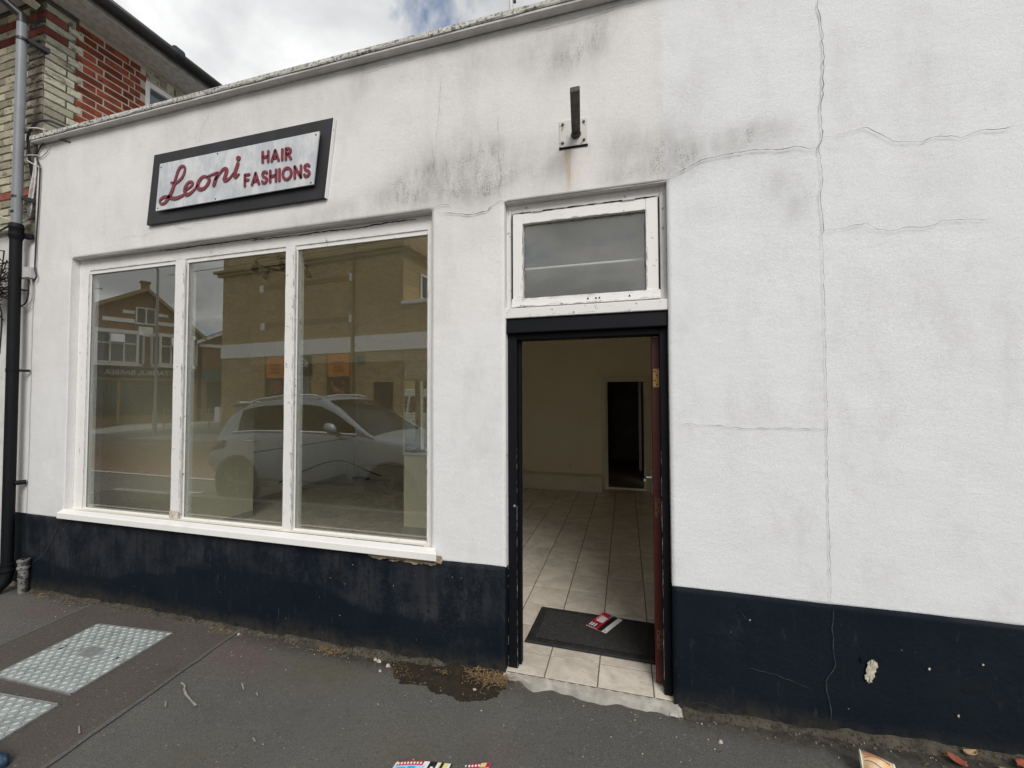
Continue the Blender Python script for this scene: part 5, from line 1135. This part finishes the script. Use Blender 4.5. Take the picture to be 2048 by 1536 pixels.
# dead leaves at the right foot of the wall
def leaf(x, y, s_, a, mat, label, curl):
    b = MB(); n = 7
    b.grid(n, 5, lambda u, v: ((u-.5)*s_*2, (v-.5)*s_*1.1*math.sin(math.pi*(.06+.88*u)), curl*s_*((2*v-1)**2*.55+(u-.5)**2*1.1)))
    o = b.obj('fallen_leaf', mat, None, smooth=2); o.location = (x, y, gz(x, y)+.014); o.rotation_euler = (rnd.uniform(-.2, .2), rnd.uniform(-.25, .25), a); md = o.modifiers.new('t', 'SOLIDIFY'); md.thickness = .0012
    tag(o, label, 'leaf', 'fallen leaves at the wall foot')
leaf(1.37, -.075, .034, 2.3, 'leaf_red', 'long red-brown leaf nearest the paper cup', .5)
leaf(1.45, -.03, .03, .3, 'leaf_tan', 'tan leaf with raised edge against the wall', .9)
leaf(1.615, -.045, .040, .6, 'leaf_red', 'broad red leaf at the bottom right corner', .4)
leaf(1.66, -.015, .026, 1.3, 'leaf_tan', 'small tan leaf behind the broad red one', .7)
leaf(1.53, -.085, .02, 2.9, 'leaf_tan', 'smallest tan leaf lying flat on the asphalt', .3)
cu_ = empty('paper_cup', (1.015, -.222, gz(1.03, -.1)+.044), label='crushed brown patterned paper cup lying on its side on the asphalt', cat='paper cup')
cu_.rotation_euler = (R(86), R(8), R(72))
b = MB(); b.lathe([(.030, .055), (.044, -.055)], (0, 0, 0), 'z', 28); b.lathe([(0, .050), (.030, .050)], (0, 0, 0), 'z', 28); cb = b.obj('body', 'cup_card', cu_, smooth=True); md = cb.modifiers.new('t', 'SOLIDIFY'); md.thickness = .0012
b = MB(); b.tube([(.0445*math.cos(2*math.pi*k/28), .0445*math.sin(2*math.pi*k/28), -.055) for k in range(29)], .0028, 6); b.obj('rim', 'cup_rim', cu_, smooth=True)
b = MB(); b.lathe([(.0303, .056), (.0318, .050), (.0318, .0495)], (0, 0, 0), 'z', 28); b.obj('base_rim', 'cup_rim', cu_, smooth=True)
b = MB()
for k in range(9):
    a0 = k*.7; pts = [(0, 0, 0)]*0
    for j in range(8): t = j/7; z = -.045+.085*t; r_ = .0375-.127*z+.0009; a = a0+.5*math.sin(3*t+k); pts.append((r_*math.cos(a), r_*math.sin(a), z))
    b.tube(pts, .0018, 4)
b.obj('cup_print', 'cup_ink', cu_)
sh = MB(); P_ = []
for k in range(15):
    t = k/14; x = -.27*(1-t); wdt = .042*(math.sin(math.pi*(.12+.80*t)) ** .5)*(1.0 if t < .93 else .8); hgt = .10-.055*t if t > .25 else .10
    if t == 1: wdt *= .55; hgt *= .6
    for j in range(12):
        a = 2*math.pi*j/12; sh.v.append((x, wdt*math.cos(a), max(0, hgt*.5+hgt*.5*math.sin(a))))
for k in range(14):
    for j in range(12): sh.f.append((k*12+j, k*12+(j+1) % 12, (k+1)*12+(j+1) % 12, (k+1)*12+j)); sh.mi.append(0)
sh.f += [tuple(range(12)), tuple(14*12+i for i in range(12))]; sh.mi += [0, 0]
so_ = sh.obj('shoe', 'shoe_blue', None, smooth=2); so_.location = (-2.69, -1.135, gz(-2.7, 0)+.004); so_.rotation_euler.z = R(15); tag(so_, 'dark blue shoe toe at the bottom left corner', 'shoe')
# ================================================================== STREET BEHIND THE CAMERA (mirrored in the shop window)
ob = empty('corner_building', (-18.64, -12.73, 0), R(4.8), label='flat fronted yellow brick building with a white band, reflected in the window', cat='building')
b = MB(); b.box(0, 10.26, -9, 0, -.3, 10.2); b.obj('wall', 'stock_brick', ob)
b = MB(); b.box(10.26, 12.3, -4, -.02, -.3, 5.26); b.obj('annex_wall', 'stock_brick', ob)
b = MB(); b.box(10.20, 12.4, -4.1, .06, 5.26, 5.40); b.obj('parapet_coping', 'band_paint', ob, bevel=.02)
b = MB(); b.box(-.02, 7.74, .0, .05, 3.45, 4.10); b.box(7.94, 12.3, .0, .05, 3.47, 4.12); b.obj('white_band', 'band_paint', ob, bevel=.008)
b = MB(); b.box(-.30, 10.5, .0, .30, 7.50, 7.62); b.box(-.18, 10.4, .0, .16, 7.36, 7.50); b.box(10.26, 10.56, -9, 0, 7.50, 7.62); b.box(-.3, 0, -9, 0, 7.5, 7.62); b.obj('cornice', 'soldier', ob, bevel=.01)
b = MB(); b.box(-.10, 10.36, 0, .06, 8.25, 8.33); b.obj('parapet_ledge', 'band_paint', ob)
for x0, x1, z0 in ((2.65, 7.62, 4.77), (2.65, 7.62, 6.5)):
    b = MB(); n = int((x1-x0)/.0765)
    for k in range(n): b.box(x0+k*.0765, x0+k*.0765+.068, 0, .014, z0, z0+.225)
    b.obj('soldier_course', 'soldier', ob)
for x, z in ((2.48, 6.45), (2.58, 4.70), (7.64, 6.48), (7.64, 4.74)):
    b = MB(); b.box(x-.02, x+.23, 0, .03, z-.03, z+.29); b.obj('stone_block', 'band_paint', ob, bevel=.006)
b = MB(); b.tube([(7.84, .06, -.1), (7.84, .06, 9.6)], .05, 10); b.obj('rainwater_pipe', 'soldier', ob, smooth=True)
b = MB(); b.box(10.26, 10.32, -3.2, -1.2, 5.75, 5.83); b.box(10.26, 10.32, -3.2, -1.2, 6.75, 6.83); 
for y in (-3.2, -2.3, -1.28): b.box(10.26, 10.32, y, y+.08, 5.83, 6.75)
wn_ = b.obj('window', 'upvc', ob); b = MB(); b.box(10.262, 10.28, -3.15, -1.25, 5.8, 6.8); b.obj('pane', 'window_dark', wn_)
b = MB(); b.box(-.25, .10, .0, .14, .45, 1.15); b.obj('white_sign', 'band_paint', ob)
T180 = (R(90), 0, R(180))
def poster(x0, x1, lab):
    p = empty('poster_panel', (0, 0, 0)); p.parent = ob
    b = MB(); b.box(x0-.10, x0-.02, 0, .06, 1.55, 3.48); b.obj('frame_post', 'soldier', p)
    b = MB(); b.box(x0, x1, .0, .04, 2.48, 3.42); b.obj('orange_poster', 'poster_orange', p)
    b = MB(); b.box(x0, x1, .0, .04, 1.62, 2.44); b.obj('photo_poster', 'poster_dark', p)
    b = MB(); c = (x0+x1)/2
    for k in range(16):
        a = rnd.uniform(0, 6.28); r_ = rnd.uniform(.05, .13); px, pz = c+rnd.uniform(-.35, .3), 2.03+rnd.uniform(-.25, .25)
        b.prism([(px+r_*math.cos(i*1.05), pz+r_*.7*math.sin(i*1.05)) for i in range(6)], .041+k*.0002, .044+k*.0004)
    b.obj('food_print', 'poster_food', p)
    b = MB()
    for k, (z, wd) in enumerate(((3.02, .62), (2.82, .40), (2.66, .52))):
        x = c-wd/2
        while x < c+wd/2: l = rnd.uniform(.05, .09); b.box(x, x+l, .041, .044, z, z+.10); x += l+.03
    b.obj('poster_mark', 'leaf_red', p)
    b = MB(); b.box(c-.05, c+.05, .041, .044, 3.2, 3.30); b.obj('poster_mark', 'poster_food', p)
poster(2.97, 4.02, ''); poster(6.52, 7.66, '')
bx_ = empty('hanging_sign', (0, 0, 0)); bx_.parent = ob
b = MB(); b.box(4.88, 5.62, .02, .10, 2.55, 3.4); b.obj('sign_face', 'fascia_dark', bx_)
text('sign_letters', 'BOX', .30, .004, 'upvc', bx_, (5.2, .108, 2.92), T180); 
b = MB(); b.prism([(4.95, 3.05), (5.2, 3.28), (5.45, 3.05), (5.45, 3.10), (5.2, 3.34), (4.95, 3.10)], .10, .108); b.obj('roof_mark', 'upvc', bx_)
b = MB(); b.box(4.90, 5.55, .0, .04, 1.3, 2.45); b.obj('shop_window', 'sky_pane', ob)
b = MB(); b.box(8.05, 8.4, .0, .05, 2.95, 3.35); b.obj('street_plate', 'fascia_teal', ob)
b = MB(); b.box(8.9, 9.8, .0, .03, -.1, 2.2); b.obj('door', 'dark_wood', ob)

def gable_shop(name, loc, W_, eav, peak, cx, label, sign, scol, bays, left=True):
    g = empty(name, loc, R(-65.7), label=label, cat='shop')
    D_ = 9
    b = MB(); b.box(0, W_, -D_, 0, -.3, eav); b.prism([(0, eav), (W_, eav), (cx, peak)], -D_, -.02); b.obj('wall', 'gable_brick', g)
    b = MB()
    for sx, ex in ((-.45, cx), (W_+.45, cx)):
        ez = eav-.35
        b.hexa([(sx, .35, ez), (ex, .35, peak+.05), (ex, -D_, peak+.05), (sx, -D_, ez), (sx, .35, ez+.16), (ex, .35, peak+.22), (ex, -D_, peak+.22), (sx, -D_, ez+.16)])
    b.obj('roof', 'roof_tile', g)
    b = MB()
    for sx in (-.42, W_+.42):
        dz_ = .0
        b.hexa([(sx, .36, eav-.42), (cx, .36, peak-.03), (cx, .40, peak-.03), (sx, .40, eav-.42), (sx, .36, eav-.20), (cx, .36, peak+.2), (cx, .40, peak+.2), (sx, .40, eav-.20)])
    b.obj('bargeboard', 'soldier' if left else 'upvc', g)
    b = MB(); b.box(cx-.2, cx+.2, -.7, -.3, peak, peak+.62); b.box(cx-.26, cx+.26, -.76, -.24, peak+.62, peak+.72); b.obj('chimney', 'gable_brick', g)
    if left:
        b = MB(); b.box(cx-.55, cx+.55, .0, .07, eav+.35, eav+.43)
        for x in (cx-.5, cx-.04, cx+.42): b.box(x, x+.08, .0, .06, eav+.43, eav+1.35)
        b.box(cx-.5, cx+.5, .0, .06, eav+1.35, eav+1.43); wn2 = b.obj('window', 'upvc', g)
        b = MB(); b.box(cx-.42, cx+.42, .0, .03, eav+.43, eav+1.35); b.obj('pane', 'sky_pane', wn2)
        b = MB(); b.box(cx-2.0, cx-.55, .0, .04, eav+.38, eav+.62); b.box(cx+.55, cx+2.0, .0, .04, eav+.38, eav+.62); b.box(cx-1.1, cx-.55, .0, .04, eav+.95, eav+1.15); b.box(cx+.55, cx+1.1, .0, .04, eav+.95, eav+1.15); b.obj('stone_band', 'band_paint', g)
        b = MB(); b.box(cx-.35, cx+.35, .0, .06, eav-.42, eav+.20); b.obj('plaque', 'band_paint', g, bevel=.02)
    else:
        b = MB(); b.prism([(cx-.25, eav+.9), (cx+.25, eav+.9), (cx+.25, eav+.4), (cx, eav+.15), (cx-.25, eav+.4)], 0, .06); b.obj('plaque', 'band_paint', g)
        b = MB(); b.box(-.2, W_+.2, .0, .12, eav-.55, eav-.35); b.obj('stone_band', 'band_paint', g)
    for x0, x1 in bays:
        z0, z1 = 3.75, 5.55; dpt = .55
        b = MB(); b.prism([(x0, 0), (x0+.35, dpt), (x1-.35, dpt), (x1, 0)], z0-.18, z0, 'z'); b.prism([(x0-.08, 0), (x0+.3, dpt+.1), (x1-.3, dpt+.1), (x1+.08, 0)], z1, z1+.22, 'z')
        for x, y in ((x0, .04), (x0+.35, dpt), (x1-.35, dpt), (x1, .04)): b.box(x-.06, x+.06, y-.06, y+.06, z0, z1)
        n = 3
        for k in range(1, n): x = x0+.35+(x1-x0-.7)*k/n; b.box(x-.035, x+.035, dpt-.05, dpt+.03, z0, z1)
        b.box(x0+.35, x1-.35, dpt-.05, dpt+.03, z1-.65, z1-.58); b.box(x0+.35, x1-.35, dpt-.05, dpt+.03, z0, z0+.08)
        bw = b.obj('bay_window', 'upvc', g)
        b = MB(); b.prism([(x0+.02, 0), (x0+.36, dpt-.03), (x1-.36, dpt-.03), (x1-.02, 0)], z0, z1, 'z'); b.obj('pane', 'sky_pane', bw)
        xm = (x0+x1)/2; b = MB(); b.hexa([(xm-.3, dpt+.30, z1-.58), (xm+.3, dpt+.30, z1-.58), (xm+.3, dpt+.34, z1-.56), (xm-.3, dpt+.34, z1-.56), (xm-.3, dpt+.04, z1-.06), (xm+.3, dpt+.04, z1-.06), (xm+.3, dpt+.08, z1-.04), (xm-.3, dpt+.08, z1-.04)]); b.obj('opening_light', 'upvc', bw)
    b = MB(); b.box(0, W_, .0, .18, 2.9, 3.5); b.obj('fascia', scol, g)
    for txt, x, w_ in sign: text('fascia_letters', txt, .42, .008, 'upvc', g, (x, .195, 3.05), T180, fit=w_)
    b = MB(); b.box(.3, W_-.3, .0, .05, .5, 2.7); b.obj('shop_window', 'window_dark', g)
    b = MB(); b.box(.0, W_, .0, .07, 2.72, 2.82); b.box(W_*.45, W_*.45+.12, 0, .07, 0, 2.72); b.obj('shopfront_frame', 'soldier', g)
    return g
gable_shop('gabled_shop', (-31.55, -12.41, 0), 7.3, 5.95, 8.45, 4.55, 'gabled brick barber shop with two white bay windows, reflected in the left pane', [('ISTANBUL BARBER', 4.35, 3.3)], 'fascia_dark', ((1.9, 4.45), (4.85, 7.2)))
gable_shop('gabled_shop', (-28.45, -19.3, 0), 6.6, 5.7, 7.6, 3.9, 'smaller gabled brick shop with teal fascia, reflected in the middle pane', [('reVer', 2.5, 1.7)], 'fascia_teal', ((2.4, 4.6),), False)
def post(name, x, y, h, r, label, cat):
    b = MB(); b.tube([(x, y, -.1), (x, y, .9)], r*1.6, 12); b.tube([(x, y, .9), (x, y, h)], r, 12); o = b.obj(name, 'galv_post', None, smooth=True); return tag(o, label, cat)
lp = post('lamp_post', -21.7, -11.9, 7.8, .055, 'grey lamp post on the far corner, reflected in the left pane', 'lamp post')
b = MB(); b.tube([(-21.7, -11.9, 7.7), (-21.4, -11.6, 7.95), (-20.9, -11.1, 8.0)], .04, 8); b.box(-21.1, -20.5, -11.2, -10.95, 7.94, 8.06); b.obj('lantern', 'galv_post', lp)
for k in range(5):
    x0, y0 = -22.6+k*.42, -12.9-k*2.05; e = empty('guard_rail', (0, 0, 0), label=('first', 'second', 'third', 'fourth', 'fifth')[k]+' grey guard rail panel counted along the far kerb from the lamp post', cat='guard rail', group='guard rails on the far corner')
    d = Vector((.41, -.91))*1.9; b = MB()
    for z in (.95, .15): b.tube([(x0, y0, z), (x0+d.x, y0+d.y, z)], .022, 6)
    for t in (0, 1): b.tube([(x0+d.x*t, y0+d.y*t, -.1), (x0+d.x*t, y0+d.y*t, 1.0)], .025, 6)
    b.obj('frame', 'galv_post', e)
    b = MB()
    for t in range(1, 15): b.tube([(x0+d.x*t/15, y0+d.y*t/15, .15), (x0+d.x*t/15, y0+d.y*t/15, .95)], .008, 4)
    b.obj('bars', 'galv_post', e)
b = MB(); P0, P1 = Vector((-19, -10.5, 6.9)), Vector((6, -6.5, 6.6))
b.tube([P0.lerp(P1, t/20)-Vector((0, 0, 1.2*math.sin(math.pi*t/20)*.25)) for t in range(21)], .012, 5); tag(b.obj('overhead_wire', 'wire'), 'thin overhead wire reflected in the glass over the door', 'wire')

# ------------------------------------------------------------------ parked car
car = empty('parked_car', (-6.90, -3.82, -.165), label='silver grey estate car parked at the kerb, reflected in the shop window', cat='car')
CL = 4.72; HW = .965
prof = [(0.0, .88, .93), (.12, 1.02, .95), (.35, 1.17, .96), (.9, 1.21, .97), (1.8, 1.22, .975), (2.7, 1.20, .975), (3.05, 1.17, .975), (3.35, 1.14, .97), (3.8, 1.08, .955), (4.3, .98, .92), (4.55, .86, .86), (4.68, .70, .76)]  # x, shoulder z, half width scale
def prof_at(x):
    for (a, za, wa), (c, zc, wc) in zip(prof[:-1], prof[1:]):
        if a <= x <= c: t = (x-a)/(c-a); return za+(zc-za)*t, wa+(wc-wa)*t
    return prof[-1][1:]
WX = (.66, 3.55); WR = .365
b = MB(); sts = [CL*.992*k/47 for k in range(48)]
ring_n = 0
for x in sts:
    z, ws = prof_at(x); wd = HW*ws; zb = .24
    if x < .35: zb = .24+.22*(1-x/.35)
    if x > 4.3: zb = .22+.10*(x-4.3)/.4
    ring_ = [(0, zb), (wd*.62, zb), (wd*.93, zb+.07), (wd*.99, zb+.22), (wd*1.0, .62), (wd*.985, z-.16), (wd*.955, z-.06), (wd*.88, z), (wd*.5, z+.03), (0, z+.04)]
    full = ring_+[(-y, zz_) for y, zz_ in ring_[-2:0:-1]]; ring_n = len(full)
    b.v += [(x, y, zz_) for y, zz_ in full]
for i in range(len(sts)-1):
    for k in range(ring_n):
        a = i*ring_n+k; c = i*ring_n+(k+1) % ring_n; b.f.append((a, c, c+ring_n, a+ring_n)); b.mi.append(0)
b.f += [tuple(range(ring_n)), tuple((len(sts)-1)*ring_n+i for i in range(ring_n))]; b.mi += [0, 0]
b.obj('body', 'car_paint', car, smooth=2)
gp = [(.10, .30, 1.62), (.35, .30, 1.70), (.9, .9, 1.765), (1.6, 1., 1.80), (2.2, 1., 1.795), (2.55, 1., 1.75), (2.9, .98, 1.60), (3.25, .95, 1.40), (3.62, .9, 1.14)]
cab = [(.05, 1.10, .02), (.20, 1.36, .06), (.36, 1.55, .10), (.6, 1.68, .12), (1.0, 1.755, .13), (1.5, 1.785, .13), (1.9, 1.775, .13), (2.15, 1.74, .13), (2.45, 1.60, .11), (2.75, 1.40, .08), (3.02, 1.23, .05), (3.20, 1.135, .02)]
b = MB()
def cab_ring(x, zr):
    zs_, ws = prof_at(x); wl = HW*ws*.90; h = zr-zs_; tw = wl-.30*max(h, 0)
    return [(wl, zs_-.04), (wl-.12*max(h, 0), zs_+h*.45), (tw+.02, zs_+h*.86), (tw-.08, zr-.01), (tw*.5, zr+.012), (0, zr+.018)]
for x, zr, _ in cab:
    r_ = cab_ring(x, zr); full = r_+[(-y, z) for y, z in r_[-2::-1]]; cn = len(full); b.v += [(x, y, z) for y, z in full]
for i in range(len(cab)-1):
    for k in range(cn-1): a = i*cn+k; b.f.append((a, a+1, a+1+cn, a+cn)); b.mi.append(0)
b.obj('roof', 'car_paint', car, smooth=2)
def side_pt(x, f, s_):          # point on the cabin side, f 0..1 up the glass
    zr = None
    for (a, za, _), (c, zc, _) in zip(cab[:-1], cab[1:]):
        if a <= x <= c: zr = za+(zc-za)*(x-a)/(c-a)
    r_ = cab_ring(x, zr); P = r_[0:3]; zlo, zhi = r_[0][1]+.055, r_[2][1]+.0
    z = zlo+(zhi-zlo)*f
    for (ya, za), (yc, zc) in zip(P[:-1], P[1:]):
        if za <= z <= zc: return (x, s_*(ya+(yc-ya)*(z-za)/(zc-za)+.006), z)
    return (x, s_*(P[-1][0]+.006), z)
for s_ in (1, -1):
    for x0, x1, t0, t1 in ((.55, 1.50, .0, .0), (1.57, 2.86, 0, 0)):
        b = MB(); n = 12
        def fnw(u, v, x0=x0, x1=x1):
            x = x0+(x1-x0)*u
            lim = .90
            return side_pt(x, v*lim, s_)
        b.grid(n, 5, fnw); b.obj('side_window', 'car_glass', car, smooth=2)
    b = MB(); b.tube([side_pt(x, -.02, s_) for x in (.45, .9, 1.6, 2.2, 2.9)], .015, 5); b.obj('window_trim', 'chrome', car, smooth=True)
    b = MB(); b.tube([(x, s_*(.60+.0*x), z) for x, z in ((.6, 1.69), (.75, 1.74), (1.4, 1.815), (1.9, 1.81), (2.05, 1.77))], .02, 6); b.obj('roof_rail', 'chrome', car, smooth=True)
    for x, z in ((.95, 1.06), (1.75, 1.06)):
        b = MB(); b.tube([(x-.10, s_*(HW*.975+.0), z), (x-.08, s_*(HW*.975+.028), z+.004), (x+.08, s_*(HW*.975+.028), z+.004), (x+.10, s_*(HW*.975), z)], .013, 6); b.obj('door_handle', 'chrome', car, smooth=True)
    b = MB(); c = Vector((2.56, s_*(HW+.06), 1.30)); b.grid(11, 9, lambda u, v: (c.x+.085*math.cos(math.pi*(v-.5))*math.cos(2*math.pi*u)*.9-.03*math.sin(math.pi*(v-.5)), c.y+.12*math.cos(math.pi*(v-.5))*math.sin(2*math.pi*u)*.9, c.z+.085*math.sin(math.pi*(v-.5)))); b.obj('wing_mirror', 'car_paint', car, smooth=2)
    b = MB(); b.hexa([(2.54, s_*HW*.86, 1.17), (2.62, s_*HW*.86, 1.17), (2.62, s_*(HW+.05), 1.23), (2.54, s_*(HW+.05), 1.23), (2.54, s_*HW*.86, 1.20), (2.62, s_*HW*.86, 1.20), (2.62, s_*(HW+.05), 1.26), (2.54, s_*(HW+.05), 1.26)]); b.obj('mirror_arm', 'car_trim', car)
    for wx in WX:
        b = MB(); b.lathe([(.0, .0), (WR+.075, .0), (WR+.075, .012*s_), (WR+.03, .016*s_)], (wx, s_*(HW*.985-.004), WR+.015), 'y', 32); b.obj('wheel_arch', 'car_trim', car)
        b = MB(); b.lathe([(.22, -.20*s_), (WR, -.19*s_), (WR, -.02*s_), (WR-.03, .008*s_), (.265, .012*s_), (.25, -.02*s_)], (wx, s_*(HW*.985+.006), WR+.005), 'y', 36); wh = b.obj('wheel', 'tyre', car, smooth=True)
        b = MB(); b.lathe([(.0, .012*s_), (.06, .014*s_), (.07, .0)], (wx, s_*(HW*.985+.006), WR+.005), 'y', 20)
        for k in range(5):
            a = 2*math.pi*k/5; d = Vector((math.cos(a), 0, math.sin(a))); b.tube([Vector((wx, s_*(HW*.985+.012), WR+.005))+d*.05, Vector((wx, s_*(HW*.985+.010), WR+.005))+d*.255], [.035, .022], 6)
        b.lathe([(.245, .0), (.268, .012*s_), (.272, .0)], (wx, s_*(HW*.985+.006), WR+.005), 'y', 32); b.obj('rim', 'alloy', wh, smooth=True)
    b = MB(); b.hexa([(.02, s_*.55, .86), (.02, s_*.90, .86), (.34, s_*.945, .93), (.30, s_*.93, .93), (.05, s_*.55, 1.02), (.06, s_*.86, 1.02), (.36, s_*.94, 1.06), (.30, s_*.90, 1.06)]); b.obj('tail_light', 'tail_red', car)
    b = MB(); b.hexa([(4.30, s_*.86, .74), (4.60, s_*.60, .72), (4.62, s_*.62, .74), (4.32, s_*.905, .76), (4.22, s_*.84, .93), (4.52, s_*.58, .86), (4.55, s_*.60, .87), (4.24, s_*.90, .94)]); b.obj('headlight', 'lamp_clear', car)
    b = MB(); b.tube([(1.05, s_*(HW*.992), .45), (2.95, s_*(HW*.992), .45)], .02, 6); b.obj('sill_trim', 'car_trim', car)
    for x in (1.54, 2.95):
        b = MB(); P_ = [(x, s_*(HW*.9985), .36), (x, s_*(HW*1.0006), .62), (x, s_*(HW*.986), 1.04)]; b.tube(P_, .004, 4); b.obj('door_gap', 'car_trim', car)
def front_glass(xa, xb, name):
    b = MB()
    def fn(u, v):
        x = xa+(xb-xa)*v; zr = None
        for (a, za, _), (c, zc, _) in zip(cab[:-1], cab[1:]):
            if a <= x <= c: zr = za+(zc-za)*(x-a)/(c-a)
        r_ = cab_ring(x, zr); w_ = (r_[3][0]-.02)*(2*u-1); return (x+.008*(1 if xb > 2 else -1), w_, zr+.022-.02*(2*u-1)**2)
    b.grid(9, 8, fn); b.obj(name, 'car_glass', car, smooth=2)
front_glass(2.20, 3.13, 'windscreen'); front_glass(.08, .30, 'rear_window')
b = MB(); b.box(4.655, 4.70, -.5, .5, .50, .68); b.obj('grille', 'car_trim', car); b = MB(); b.box(4.70, 4.705, -.26, .26, .40, .50); b.obj('number_plate', 'band_paint', car)
b = MB(); b.hexa([(.06, -.6, 1.60), (.30, -.6, 1.66), (.30, .6, 1.66), (.06, .6, 1.60), (.06, -.6, 1.63), (.30, -.6, 1.70), (.30, .6, 1.70), (.06, .6, 1.63)]); b.obj('roof_spoiler', 'car_paint', car, bevel=.008)

# ------------------------------------------------------------------ put each thing's origin at its own base
bpy.context.view_layer.update()
for r_ in [o for o in COL.objects if o.type == 'EMPTY' and o.parent is None and o.location.length < 1e-6 and o.rotation_euler.z == 0]:
    pts = []
    for ch in r_.children:
        if ch.type == 'MESH': pts += [ch.matrix_world @ Vector(c) for c in ch.bound_box]
    if not pts: continue
    lo = [min(p[k] for p in pts) for k in range(3)]; hi = [max(p[k] for p in pts) for k in range(3)]
    c = Vector(((lo[0]+hi[0])/2, (lo[1]+hi[1])/2, lo[2])); r_.location = c
    for ch in r_.children: ch.matrix_parent_inverse = Matrix.Translation(-c)
